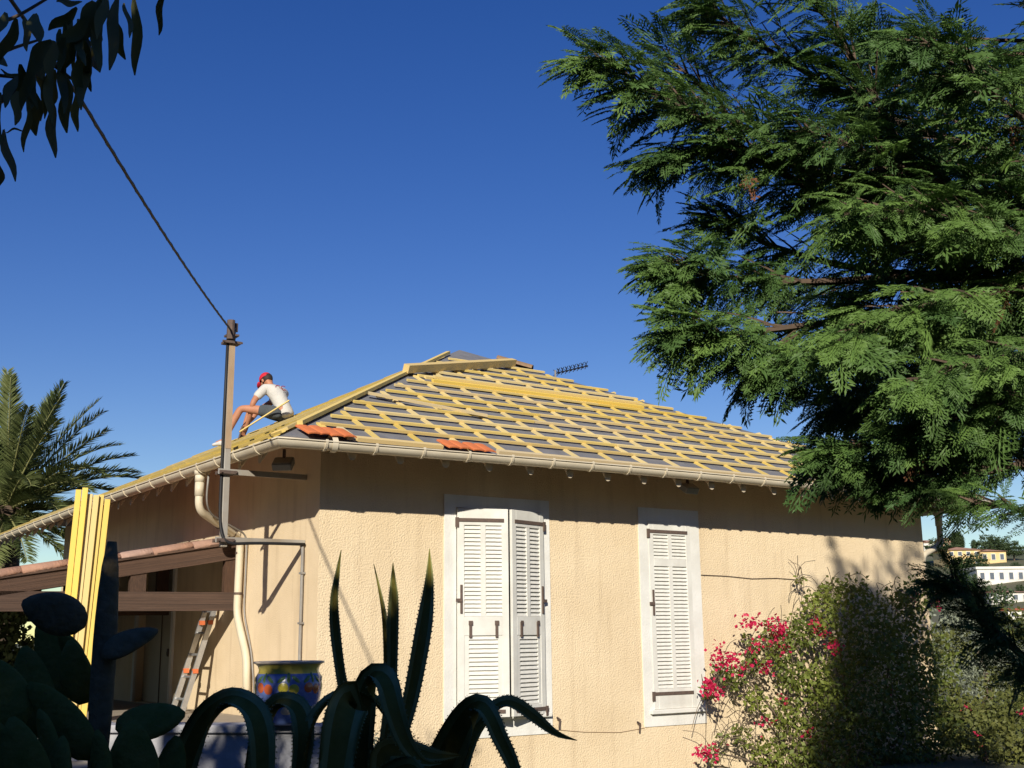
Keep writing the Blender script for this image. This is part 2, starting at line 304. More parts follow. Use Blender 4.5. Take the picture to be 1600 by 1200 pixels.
# shutters: stiles, rails, mullion, louvre slats, iron straps
SLAT = MB().box((-.5, -.5, -.5), (.5, .5, .5)).mesh('slat'); SLAT.materials.append(M_shut)
def shutter(hinge, ang, w, z0, z1, side, panels, label, mid=True, iron=True):
    """hinge (s,t); leaf extends along local x times side; panels = list of (za, zb, columns)"""
    e = bpy.data.objects.new('shutter', None); COL.objects.link(e); e.parent = house; e.location = (hinge[0], hinge[1], 0); e.rotation_euler = (0, 0, ang); e['label'] = label; e.empty_display_size = .1
    X = lambda a: a * side
    T = .034
    def bx(mb, a, b, c, d, t0=-T / 2, t1=T / 2): mb.box((min(X(a), X(b)), t0, c), (max(X(a), X(b)), t1, d)); return mb
    fr = MB(); st = .075
    bx(fr, 0, st, z0, z1); bx(fr, w - st, w, z0, z1)
    edges = [z0] + [z for p in panels for z in (p[0], p[1])] + [z1]
    for i in range(0, len(edges), 2): bx(fr, st, w - st, edges[i], edges[i + 1])
    rounded(fr.build('frame', M_shut, e), .003, 1)
    for za, zb, cols in panels:
        inner = w - 2 * st; mw = .055
        if cols == 1:
            pf = MB(); bx(pf, st, st + .05, za, zb, -T / 2 + .006, T / 2 - .006); bx(pf, w - st - .05, w - st, za, zb, -T / 2 + .006, T / 2 - .006); pf.build('panel_frame', M_shut, e)
            spans = [(st + .05, w - st - .05)]
        else:
            bx(MB(), w / 2 - mw / 2, w / 2 + mw / 2, za, zb).build('mullion', M_shut, e); spans = [(st, w / 2 - mw / 2), (w / 2 + mw / 2, w - st)]
        n = int(round((zb - za) / .0445))
        for a, b in spans:
            for k in range(n):
                o = bpy.data.objects.new('slat', SLAT); COL.objects.link(o); o.parent = e
                o.location = (X((a + b) / 2), 0, za + (k + .5) * (zb - za) / n); o.scale = (b - a + .006, .046, .0075); o.rotation_euler = (math.radians(61 + rnd.uniform(-2.5, 2.5)), 0, 0)
    bk = MB(); bx(bk, st, w - st, z0 + .05, z1 - .05, .021, .024); bk.build('backing', M_shut, e)
    if iron:
        for z, L in ((z1 - .145, w - .05), (panels[0][0] - .075, w - .05)):
            ir = MB(); bx(ir, -.01, L, z, z + .038, -T / 2 - .009, -T / 2 - .001); bx(ir, -.025, .012, z - .06, z + .045, -T / 2 - .016, -T / 2 + .004); ir.build('strap_hinge', M_iron, e)
        l = MB(); bx(l, .028, .052, (z0 + z1) / 2 - .02, (z0 + z1) / 2 + .28, -T / 2 - .014, -T / 2 - .001); bx(l, -.02, .05, (z0 + z1) / 2 + .10, (z0 + z1) / 2 + .135, -T / 2 - .022, -T / 2 - .001); l.build('latch', M_iron, e)
    return e
A = math.radians(17)
for side, hs, lab in ((1, 1.607, 'left leaf of the wide window ajar and catching full sun'), (-1, 2.738, 'right leaf of the wide window ajar and turned out of the sun')):
    e = shutter((hs, -.035), -A * side, .572, .775, 2.972, side, [(.89, 1.62, 1), (1.82, 2.79, 2)], lab)
    for x in (.14, .43):       # strap hooks on the middle rail
        xx = x * side
        MB().box((xx - .014, -.033, 1.60), (xx + .014, -.0185, 1.76)).box((xx - .024, -.037, 1.73), (xx + .024, -.034, 1.775)).build('hook', M_iron, e)
e = shutter((4.327, -.004), 0, .676, .752, 2.965, 1, [(.985, 2.42, 2), (2.51, 2.80, 2)], 'single closed leaf of the narrow window')
for s, z in ((1.40, .63), (2.93, .70), (4.08, .60)):    # shutter dogs on the wall
    MB().bar((s, -.03, z - .09), (s + .01, -.03, z), .02, .012).bar((s - .03, -.03, z + .03), (s + .02, -.03, z), .02, .012).bar((s, -.04, z), (s, .01, z), .012, .012).build('shutter_dog', M_iron, house)
# eaves: sloping soffit boards, rafter tails, fascia
def zf(d): return ZG - .018 + d * TN                  # felt height at plan distance d from the eave edge
mb = MB(); DK = .10
for (a, b, c, d) in (((-OV + .13, -OV + .13), (LF + OV - .13, -OV + .13), (LF - .4, .5), (.5, .5)),):
    f = lambda q, k: (q[0], q[1], zf(k) - DK)
    mb.add([f(a, .13), f(b, .13), f(c, .5 + OV), f(d, .5 + OV)], [(0, 1, 2, 3)])
mb.add([(-OV + .13, -OV + .13, zf(.13) - DK), (.5, .5, zf(.5 + OV) - DK), (.5, LEND, zf(.5 + OV) - DK), (-OV + .13, LEND, zf(.13) - DK)], [(0, 1, 2, 3)])
mb.add([(LF + OV - .13, -OV + .13, zf(.13) - DK), (LF + OV - .13, REAR, zf(.13) - DK), (LF - .4, REAR - 1, zf(.13) - DK + .39), (LF - .4, .5, zf(.5 + OV) - DK)], [(0, 1, 2, 3)])
mb.build('soffit', M_soffit, house)
mb = MB().box((-OV + .105, -OV + .105, ZG - .05), (LF + OV - .105, -OV + .128, ZG + .02)).box((-OV + .105, -OV + .129, ZG - .05), (-OV + .128, LEND, ZG + .02)).box((LF + OV - .128, -OV + .129, ZG - .05), (LF + OV - .105, REAR, ZG + .02))
mb.build('fascia', M_soffit, house)
def rafter_mesh():
    L = OV - .165; sec = [(.045 * math.cos(x), -.045 + .045 * math.sin(x)) for x in np.linspace(math.pi, 2 * math.pi, 9)]; sec = [(-.045, 0)] + sec + [(.045, 0)]; n = len(sec); mb = MB()
    for y in (-L, .04): mb.v += [(x, y, (y + L) * TN * .28 + z) for x, z in sec]
    mb.f = [tuple(range(n)), tuple(range(n, 2 * n))[::-1]] + [(k, n + k, n + (k + 1) % n, (k + 1) % n) for k in range(n)]
    me = mb.mesh('rafter_tail'); me.materials.append(M_tail); return me
RM = rafter_mesh()
for k in range(20):
    s = -.50 + .53 * k
    if s > LF + .02: break
    if s < -.02: continue
    o = link('rafter_tail', RM, None, house); o.location = (s, -.9 * (OV - .165), ZG - .052); o.scale = (1, .10, 1)
for k in range(24):
    t = .0 + .53 * k
    if t > LEND - .1: break
    o = link('rafter_tail', RM, None, house); o.location = (-.9 * (OV - .165), t, ZG - .052); o.scale = (1, .10, 1); o.rotation_euler = (0, 0, -math.pi / 2)
# gutters: half round channel with rolled lip, brackets, downpipes
def bow(x, L, h): return h * math.sin(math.pi * max(0, min(1, x / L)))
GR = .075
def gutter(path_fn, n, name, parent, label):
    """path_fn(i) -> centre point, outward unit"""
    mb = MB(); prof = [(GR * math.cos(a), GR * math.sin(a)) for a in np.linspace(0, -math.pi, 11)]; prof2 = [((GR - .004) * math.cos(a), (GR - .004) * math.sin(a)) for a in np.linspace(-math.pi, 0, 11)]
    ring = prof + prof2; m = len(ring)
    for i in range(n + 1):
        c, o_ = path_fn(i); mb.v += [tuple(np.array(c) + np.array(o_) * x + np.array([0, 0, z])) for x, z in ring]
    for i in range(n):
        for k in range(m): mb.f.append((i * m + k, i * m + (k + 1) % m, (i + 1) * m + (k + 1) % m, (i + 1) * m + k))
    mb.tube([np.array(path_fn(i)[0]) + np.array(path_fn(i)[1]) * (GR + .004) + np.array([0, 0, .003]) for i in range(n + 1)], .0085, 6)
    g = mb.build(name, M_pvc, parent, True); g['label'] = label; return g
LIPZ = ZG - .016
FLN = LF + 2 * OV
def gf(i, n=40):
    x = i / n; s = -OV + x * FLN; cz = LIPZ + bow(x, 1, .035)
    if i == 0: return (s + GR, -OV + GR, cz), (-1, -1, 0)
    if i == n: return (s - GR, -OV + GR, cz), (1, -1, 0)
    return (s, -OV + GR, cz), (0, -1, 0)
def gl(i, n=40):
    x = i / n; t = -OV + x * (LEND + OV); cz = LIPZ + bow(x, 1, .035)
    if i == 0: return (-OV + GR, t + GR, cz), (-1, -1, 0)
    return (-OV + GR, t, cz), (-1, 0, 0)
def gr(i, n=20):
    x = i / n; t = -OV + x * (REAR + OV)
    if i == 0: return (LF + OV - GR, t + GR, LIPZ), (1, -1, 0)
    return (LF + OV - GR, t, LIPZ), (1, 0, 0)
g1 = gutter(gf, 40, 'gutter', house, 'long cream gutter along the front eave'); g2 = gutter(gl, 40, 'gutter', house, 'cream gutter along the porch side eave'); g3 = gutter(gr, 20, 'gutter', house, 'gutter along the far right eave')
def bracket_mesh():
    mb = MB(); R = GR + .006; w = .013
    for i, a in enumerate(np.linspace(.25, -math.pi, 13)):
        for x in (-w, w):
            for r in (R - .005, R + .004): mb.v.append((x, -r * math.cos(a), r * math.sin(a)))
    for i in range(12):
        k = i * 4
        mb.f += [(k, k + 1, k + 5, k + 4), (k + 1, k + 3, k + 7, k + 5), (k + 3, k + 2, k + 6, k + 7), (k + 2, k, k + 4, k + 6)]
    me = mb.mesh('bracket'); me.materials.append(M_pvc); return me
BRK = bracket_mesh()
for k in range(21):
    s = -.32 + .533 * k; x = (s + OV) / FLN
    if s > LF + OV - .15: break
    o = link('bracket', BRK, None, g1); o.location = (s, -OV + GR, LIPZ + bow(x, 1, .035))
MB().tube([(-.26, -OV + GR, LIPZ - .003), (-.20, -OV + GR, LIPZ - .003)], GR + .007, 16, False).build('joint_sleeve', M_pvc, g1, True)
for k in range(26):
    t = -.25 + .533 * k
    if t > LEND - .1: break
    o = link('bracket', BRK, None, g2); o.location = (-OV + GR, t, LIPZ + bow((t + OV) / (LEND + OV), 1, .035)); o.rotation_euler = (0, 0, -math.pi / 2)
def smooth_path(pts, r=.08, n=5):
    P = [np.array(p, float) for p in pts]; out = [P[0]]
    for i in range(1, len(P) - 1):
        a = P[i - 1] - P[i]; b = P[i + 1] - P[i]; ra = min(r, np.linalg.norm(a) * .45); rb = min(r, np.linalg.norm(b) * .45)
        p0 = P[i] + a / np.linalg.norm(a) * ra; p2 = P[i] + b / np.linalg.norm(b) * rb
        for k in range(n + 1): q = k / n; out.append(p0 * (1 - q) ** 2 + 2 * P[i] * q * (1 - q) + p2 * q * q)
    return out + [P[-1]]
dpl = smooth_path([(-OV + GR, 1.44, 3.36), (-OV + GR, 1.44, 2.97), (-.07, 1.93, 2.72), (-.07, 1.95, 1.88), (-.07, 1.62, 1.42), (-.07, 1.55, .8)], .11)
dp = MB().tube(dpl, .043, 12).build('downpipe', M_pvc, house, True); dp['label'] = 'cream downpipe with two bends on the side wall'
MB().tube([(-OV + GR, 1.44, 3.405), (-OV + GR, 1.44, 3.35)], .062, 14).tube([(-OV + GR, 1.44, 3.36), (-OV + GR, 1.44, 3.27)], .053, 14).tube([(-OV + GR, 1.44, 3.27), (-OV + GR, 1.44, 3.12)], .050, 14).build('outlet', M_pvc, dp, True)
for q in ((-.42, 1.68, 2.845), (-.2, 1.84, 2.766)): MB().tube([np.array(q) - np.array((.62, .43, -.22)) * .012, np.array(q) + np.array((.62, .43, -.22)) * .012], .047, 12).build('pipe_clip', M_iron, dp)
for z in (2.55, 2.1): MB().tube([(-.07, 1.94, z), (-.07, 1.94, z + .025)], .047, 12).build('pipe_clip', M_iron, dp)
hose = smooth_path([(-.70, 1.30, 3.34), (-.70, 1.34, 3.05), (-.60, 1.46, 2.93), (-.03, 1.83, 2.76), (-.02, 1.87, 1.9), (-.02, 1.6, 1.45), (-.02, 1.48, 1.0)], .12)
MB().tube(hose, .011, 6).build('cable', M_grey, house, True)
dpr = smooth_path([(LF + OV - GR, .24, 3.36), (LF + OV - GR, .24, 2.90), (LF + .06, .08, 2.70), (LF + .06, .08, .5)], .11)
dp = MB().tube(dpr, .045, 12).build('downpipe', M_pvc, house, True); dp['label'] = 'downpipe at the far right corner'
MB().tube([(LF + OV - GR, .24, 3.40), (LF + OV - GR, .24, 3.33)], .07, 12).tube([(LF + OV - GR, .24, 3.33), (LF + OV - GR, .24, 3.18)], .055, 12).build('outlet', M_pvc, dp, True)
# roof: felt covered slopes
mb = MB(); AZ = zf(RUN); e0 = .11
ap = (APEX, APEX, AZ)
A0 = (-OV + e0, -OV + e0, zf(e0)); B0 = (LF + OV - e0, -OV + e0, zf(e0)); C0 = (LF + OV - e0, REAR - e0, zf(e0)); D0 = (-OV + e0, REAR - e0, zf(e0))
W1 = (-OV + e0, LEND, zf(e0)); W2 = (-OV + 1.0, LEND, zf(1.0)); W3 = (-OV + 1.0, REAR - 1.0, zf(1.0))
mb.add([A0, B0, C0, D0, ap, W1, W2, W3], [(0, 1, 4), (1, 2, 4), (2, 3, 4), (3, 0, 4), (3, 7, 6, 5)])
dn = lambda p: (p[0], p[1], p[2] - .07)
mb.add([A0, B0, dn(B0), dn(A0)], [(0, 1, 2, 3)]); mb.add([A0, W1, dn(W1), dn(A0)], [(0, 1, 2, 3)])
roof = mb.build('roof', M_felt, house); roof['label'] = 'hipped roof in grey felt under new battens'
def front_pt(s, d, lift=0): return (s, -OV + d / CS - lift * TN / CS, zf(d / CS) + lift / CS)
def left_pt(t, d, lift=0): return (-OV + d / CS - lift * TN / CS, t, zf(d / CS) + lift / CS)
CSR = math.sqrt(1 + TNR * TNR)
def right_pt(t, d, lift=0): return (LF + OV - d / CSR + lift * TNR / CSR, t, zf(0) + d / CSR * TNR + lift / CSR)
upf = (0, -TN / CS, 1 / CS); upl = (-TN / CS, 0, 1 / CS); upr = (TNR / CSR, 0, 1 / CSR)
CB, BH, BW = .020, .027, .040
SL = RUN * CS
for k in range(22):                                     # counter battens up the front slope
    s = -.665 + .5 * k
    dl = (s + OV) * CS; dr = (LF + OV - s) * RUN / RR * CS; d1 = min(dl, dr, SL) - .12
    if d1 < .6: continue
    d1 = min(d1, 4.95); piece('counter_batten', M_wood, front_pt(s, .16, CB / 2), front_pt(s + rnd.uniform(-.015, .015), d1, CB / 2), .055, CB, roof, upf)
for i in range(14):                                     # battens along the front slope
    d = .52 + .355 * i + rnd.uniform(-.012, .012)
    if d > SL - .8: break
    sl = -OV + d / CS + .10 + rnd.uniform(-.06, .10); sr = LF + OV - (d / CS) * RR / RUN - .05 + rnd.uniform(-.1, .05)
    cuts = [sl]
    while cuts[-1] < sr - .1:
        nx = cuts[-1] + rnd.choice((2.4, 3.0, 4.0, 4.0)) * rnd.uniform(.9, 1.05)
        cuts.append(min(nx, sr)) if sr - nx > .7 else cuts.append(sr)
    for a, b in zip(cuts[:-1], cuts[1:]):
        y = rnd.uniform(-.006, .006)
        piece('batten', M_wood if rnd.random() < .55 else M_woodd, front_pt(a, d + y, CB + BH / 2), front_pt(b - .006, d + rnd.uniform(-.008, .008), CB + BH / 2), BW, BH, roof, upf)
for a, b in ((.05, 1.02), (1.7, 5.9), (5.91, LF + OV - .3)):     # eave board, broken where the tiles lie
    piece('eave_board', M_woodd, front_pt(a, .15, .02), front_pt(b, .15, .02), .07, .04, roof, upf)
piece('eave_board', M_woodd, front_pt(-.02, .13, .03), front_pt(-.03, .40, .03), .07, .05, roof, upf)
for k in range(22):                                     # left slope
    t = -.6 + .5 * k
    d1 = min((t + OV), (REAR - t), RUN) * CS - .12
    if d1 > .5: piece('counter_batten', M_wood, left_pt(t, .16, CB / 2), left_pt(t, min(d1, 5.2), CB / 2), .055, CB, roof, upl)
for i in range(15):
    d = .17 + .357 * i * (1 if i else 1) + rnd.uniform(-.01, .01)
    if d > SL - .6: break
    t0 = -OV + d / CS + .05; t1 = REAR - d / CS - .05
    if i < 3: t1 = LEND - .1
    cuts = [t0]
    while cuts[-1] < t1 - .1:
        nx = cuts[-1] + rnd.choice((3.0, 4.0, 4.0)); cuts.append(nx if t1 - nx > .7 else t1)
    for a, b in zip(cuts[:-1], cuts[1:]): piece('batten', M_wood, left_pt(a, d, CB + BH / 2), left_pt(b - .006, d + rnd.uniform(-.006, .006), CB + BH / 2), BW, BH, roof, upl)
for i in range(13):                                     # right slope, barely seen past the hip
    d = .3 + .357 * i
    t0 = -OV + d / CSR * RUN / RR + .05; t1 = REAR - d / CSR * RUN / RR - .05
    if t1 - t0 > .6: piece('batten', M_wood, right_pt(t0, d, CB + BH / 2), right_pt(t1, d, CB + BH / 2), BW, BH, roof, upr)
def hip_l(q, lift): d = q * RUN; return (-OV + d, -OV + d, zf(d) + lift)
hd = np.array([1, 1, TN]) / math.sqrt(2 + TN * TN)
for q0, q1, off in ((.045, .44, 0), (.445, .87, 0)):    # boards along the near hip, laid on the side slope
    for k, w in enumerate((.11, .10)):
        dx = .085 + k * .125
        a = np.array(hip_l(q0 + .01 * k, 0)) + np.array((-dx, dx, 0)) * .7 + np.array((0, 0, .045 - dx * .7 * TN)); b = np.array(hip_l(q1 - .02 * k, 0)) + np.array((-dx, dx, 0)) * .7 + np.array((0, 0, .045 - dx * .7 * TN))
        piece('hip_board', M_wood, a, b, w, .03, roof, upl)
piece('hip_batten', M_wood, np.array(hip_l(.075, .045)), np.array(hip_l(.90, .045)), .06, .04, roof, (-.45, -.45, 1))
for k in range(2):                                      # ridge tile left on the far hip
    pa = np.array((APEX + .38 + .28 * k, APEX - .0 - .33 * (k) * .8, AZ - .16 - .13 * k)); arc = []
for q in (.075,):
    a = np.array(ap) * (1 - q) + np.array(B0) * q; b = np.array(ap) * (1 - q - .07) + np.array(B0) * (q + .07); dd = (b - a) / np.linalg.norm(b - a); sd = np.cross(dd, (0, 0, 1)); sd /= np.linalg.norm(sd); uu = np.cross(sd, dd)
    mb = MB(); arc = [(math.cos(x), math.sin(x)) for x in np.linspace(0, math.pi, 9)]
    mb.v = [tuple(e + sd * .11 * c * r + uu * (.075 * s_ * r + .01)) for e in (a, b) for r in (1, .86) for c, s_ in arc]
    for k in range(8):
        mb.f += [(k, k + 1, 18 + k + 1, 18 + k), (9 + k + 1, 9 + k, 27 + k, 27 + k + 1), (k, 9 + k, 10 + k, k + 1), (18 + k + 1, 28 + k, 27 + k, 18 + k)]
    mb.build('ridge_tile', M_soffit, roof)
# doors in the side wall under the porch
for k, (a, b, z0, z1) in enumerate(DOORS):
    t1, t0 = DP - a, DP - b
    d = MB().box((.10, t0 + .0, z0), (.15, t1, z1)).build('door', M_door, house)
    MB().box((.085, t0 + .3, 1.42), (.10, t0 + .46, 1.46)).box((.07, t0 + .36, 1.40), (.10, t0 + .40, 1.50)).build('handle', M_iron, d)
    MB().box((.09, (t0 + t1) / 2 - .008, z0), (.101, (t0 + t1) / 2 + .008, z1)).build('seam', M_iron, d)
    f = MB().box((-.03, t0 - .09, z0), (.02, t0, z1 + .08)).box((-.03, t1, z0), (.02, t1 + .09, z1 + .08)).box((-.03, t0, z1), (.02, t1, z1 + .08)).build('door_frame', M_white, house)
# conduit down the wall near the corner, thin wall wire, cracks
MB().tube(smooth_path([(-.03, .40, 2.57), (-.03, .315, 2.55), (-.03, .32, 1.2), (-.03, .32, .6)], .08), .017, 8).build('conduit', M_grey, house, True)
for z in (2.25, 1.75, 1.35): MB().box((-.05, .29, z), (-.005, .35, z + .02)).build('conduit_clip', M_grey, house)
MB().tube([(5.17, -.012, 2.33), (5.6, -.012, 2.325), (6.05, -.012, 2.30), (6.5, -.012, 2.315), (6.95, -.012, 2.30)], .004, 5).build('wall_wire', M_iron, house)
MB().tube([(2.86, -.004, .60), (3.3, -.004, .55), (3.8, -.004, .52), (4.18, -.004, .55)], .0035, 4).build('wall_crack', M_soffit, house)

# ------------------------------------------------------------------ floodlights under the eaves
def floodlight(loc, rz, label, tilt=.6):
    t = thing('floodlight', label, 'floodlight', H(*loc), YAW + rz, 'floodlights under the eaves')
    def rt(p): x, y, z = p; c, s_ = math.cos(tilt), math.sin(tilt); return (x, y * c - z * s_, y * s_ + z * c)
    b = MB().box((-.10, -.05, -.075), (.10, .03, .075)); b.v = [rt(p) for p in b.v]; rounded(b.build('casing', M_lamp, t), .01)
    b = MB().box((-.085, -.056, -.06), (.085, -.051, .06)); b.v = [rt(p) for p in b.v]; b.build('lens', M_glassl, t)
    MB().box((-.012, .0, .02), (.012, .03, .16)).build('arm', M_iron, t)
    return t
floodlight((4.70, -.36, 3.33), 0, 'grey floodlight under the front eave above the narrow window', -1.0)
floodlight((-.36, .10, 3.32), -.7, 'grey floodlight tucked under the eave at the near corner', -.9)

# ------------------------------------------------------------------ service pole, its cable
PS, PT = -.855, .369
pole = thing('service_pole', 'grey and rusty steel service pole bracketed off the side wall', 'pole', H(PS, PT, 2.50), YAW)
b = MB().box((-.033, -.028, 0), (.033, .028, 2.24)).build('post', M_pole, pole); rounded(b, .006)
MB().box((-.031, -.032, .98), (.031, -.0285, 2.2)).build('rust_face', M_poletop, pole)
for z, nm in ((.06, 'lower'), (.735, 'upper')):
    MB().box((-.10, -.055, z - .02), (.85, -.043, z + .035)).box((.0, -.042, z - .02), (.85, -.03, z - .008)).build('bracket', M_pole, pole)
    MB().box((-.09, -.075, z - .015), (.09, -.056, z + .018)).box((-.09, .045, z - .015), (.09, .06, z + .018)).tube([(-.075, -.09, z), (-.075, .075, z)], .009, 6).tube([(.075, -.09, z), (.075, .075, z)], .009, 6).build('clamp', M_iron, pole)
cl = MB().box((-.085, -.065, 2.06), (.085, .065, 2.085)).box((-.06, -.06, 2.14), (.06, .06, 2.16)).tube([(-.11, -.05, 2.075), (.10, -.05, 2.075)], .012, 6).tube([(-.03, -.05, 2.1), (-.03, -.05, 2.30)], .04, 10).tube([(.035, .0, 2.2), (.035, .0, 2.285)], .03, 8).build('top_clamp', M_iron, pole)
q = smooth_path([(-.046, -.02, 2.2), (-.049, -.01, 1.2), (-.052, -.01, .25), (-.02, -.075, .02), (.30, -.075, .045), (.84, -.07, .05)], .22)
MB().tube(q, .016, 8).build('down_cable', M_black, pole, True)
TOP = H(PS, PT, 4.70); Q1 = at(128, 158, 5.6); Q2 = at(-60, -110, 4.3)
cab = [TOP * (1 - k) + Q1 * k + np.array([0, 0, -.05 * 4 * k * (1 - k)]) for k in np.linspace(0, 1, 30)]
cab += [Q1 * (1 - k) + Q2 * k for k in np.linspace(.1, 1, 6)]
mb = MB(); mb.tube(cab, .010, 6)
tw = [np.array(p) + .004 * np.array([math.cos(i * .9), 0, math.sin(i * .9)]) for i, p in enumerate(np.array([np.array(cab[0]) * (1 - k) + np.array(cab[29]) * k + np.array([0, 0, -.05 * 4 * k * (1 - k)]) for k in np.linspace(0, 1, 160)]))]
mb.tube(tw, .008, 5)
tag(mb.build('overhead_cable', M_black, None, True), 'black twisted overhead cable running from the pole top to upper left', 'cable')

# ------------------------------------------------------------------ loose things on the roof
def tile_mesh(w=.27, L=.27):
    mb = MB(); n = 14; xs = np.linspace(0, w, n + 1); zz = [.009 * abs(math.sin(math.pi * 2 * x / w)) ** .5 if (x / w) % 1 else 0 for x in xs]
    for y in (0, L):
        for dz in (0, -.013): mb.v += [(x, y, z + dz + (.012 if y == 0 else 0)) for x, z in zip(xs, zz)]
    m = n + 1
    for k in range(n):
        mb.f += [(k, k + 1, 2 * m + k + 1, 2 * m + k), (m + k + 1, m + k, 3 * m + k, 3 * m + k + 1), (k, m + k, m + k + 1, k + 1), (2 * m + k, 2 * m + k + 1, 3 * m + k + 1, 3 * m + k)]
    mb.f += [(0, 2 * m, 3 * m, m), (n, m + n, 3 * m + n, 2 * m + n)]
    me = mb.mesh('roof_tile'); me.materials.append(M_terra); return me
TM = tile_mesh()
def lay(o, s, d, lift, rot=0):
    """put an object on the front slope: local x along the eave, y up the slope"""
    Rm = Matrix(((CU, -SU, 0), (SU, CU, 0), (0, 0, 1))) @ Matrix.Rotation(math.atan(TN), 3, 'X') @ Matrix.Rotation(rot, 3, 'Z')
    o.matrix_world = Matrix.Translation(Vector(H(*front_pt(s, d, lift)))) @ Rm.to_4x4()
for s, d, l, r, lab in ((-.50, .05, .05, .12, 'orange roof tile at the corner of the eave, nearest the worker'), (-.27, .03, .055, .06, 'orange roof tile leaning on the short yellow offcut at the eave'),
                        (1.03, .02, .05, .03, 'left one of the two orange tiles lying on the eave above the wide window'), (1.31, .0, .052, -.04, 'right one of the two orange tiles lying on the eave above the wide window')):
    o = link('roof_tile', TM, None); lay(o, s, d, l, r); tag(o, lab, 'roof tile', 'loose roof tiles on the eave')
def loose(name, m, pa, pb, w, h, label, cat, group=None, up=upf):
    pa, pb = H(*pa), H(*pb); wu = U3 * up[0] + V3 * up[1] + Z3 * up[2]
    o = piece(name, m, pa, pb, w, h, None, wu); o.data = o.data.copy(); return tag(o, label, cat, group)
lf = CB + BH
loose('timber_beam', M_woodd, front_pt(2.17, 3.36, lf + .055), front_pt(4.78, 4.86, lf + .055), .09, .105, 'thick grey-edged timber beam lying askew just below the roof peak', 'beam')
for k, (a, b, dd, l, m) in enumerate(((2.40, 5.95, 3.02, 0, M_wood), (2.52, 5.85, 3.09, 0, M_wood), (2.36, 6.05, 3.16, 0, M_wood), (2.45, 5.9, 3.09, 1, M_wood))):
    lab = ('lowest batten of the loose pile lying high on the front slope', 'middle batten of the loose pile lying high on the front slope', 'uppermost-lying batten of the loose pile high on the front slope', 'batten lying on top of the loose pile high on the front slope')[k]
    loose('loose_batten', m, front_pt(a, dd, lf + .018 + l * .034), front_pt(b, dd + .03, lf + .018 + l * .034), .06, .034, lab, 'batten', 'battens piled on the roof')
loose('loose_batten', M_woodd, front_pt(.98, 1.93, lf + .015), front_pt(2.35, 1.50, lf + .015), .045, .028, 'short batten lying askew across the rows near the left hip', 'batten')
ant = thing('television_aerial', 'dark multi-element television aerial poking up behind the right hip', 'aerial', H(7.8, 6.5, 4.75), YAW)
MB().tube([(0, 0, -.3), (0, 0, 1.76)], .018, 8).build('mast', M_grey, ant)
MB().bar((0, 0, 1.70), (.78, 0, 1.94), .022, .022).build('boom', M_black, ant)
for k in range(8):
    x = .06 + k * .095; z = 1.715 + x * .31; mb = MB()
    for sx in (-1, 1): mb.tube([(x - .03, .10 * sx, z + .055), (x, .0, z), (x - .03, .10 * sx, z - .055)], .007, 5)
    mb.tube([(x - .02, 0, z + .07), (x + .03, 0, z), (x - .02, 0, z - .07)], .008, 5); mb.build('director_element', M_black, ant)

# ------------------------------------------------------------------ the worker on the roof
def skin(name, verts, edges, m, parent=None, root=0, sub=2):
    """verts: (x,y,z,rx,ry)"""
    me = bpy.data.meshes.new(name); me.from_pydata([v[:3] for v in verts], edges, []); o = bpy.data.objects.new(name, me); COL.objects.link(o)
    o.modifiers.new('skin', 'SKIN'); o.modifiers['skin'].use_smooth_shade = True
    for i, v in enumerate(verts):
        sv = me.skin_vertices[0].data[i]; sv.radius = (v[3], v[4] if len(v) > 4 else v[3]); sv.use_root = (i == root)
    s_ = o.modifiers.new('sub', 'SUBSURF'); s_.levels = sub; s_.render_levels = sub
    dg = bpy.context.evaluated_depsgraph_get(); dg.update(); new = bpy.data.meshes.new_from_object(o.evaluated_get(dg)); new.name = name
    bpy.data.objects.remove(o); new.polygons.foreach_set('use_smooth', [True] * len(new.polygons)); new.materials.clear()
    return link(name, new, m, parent)
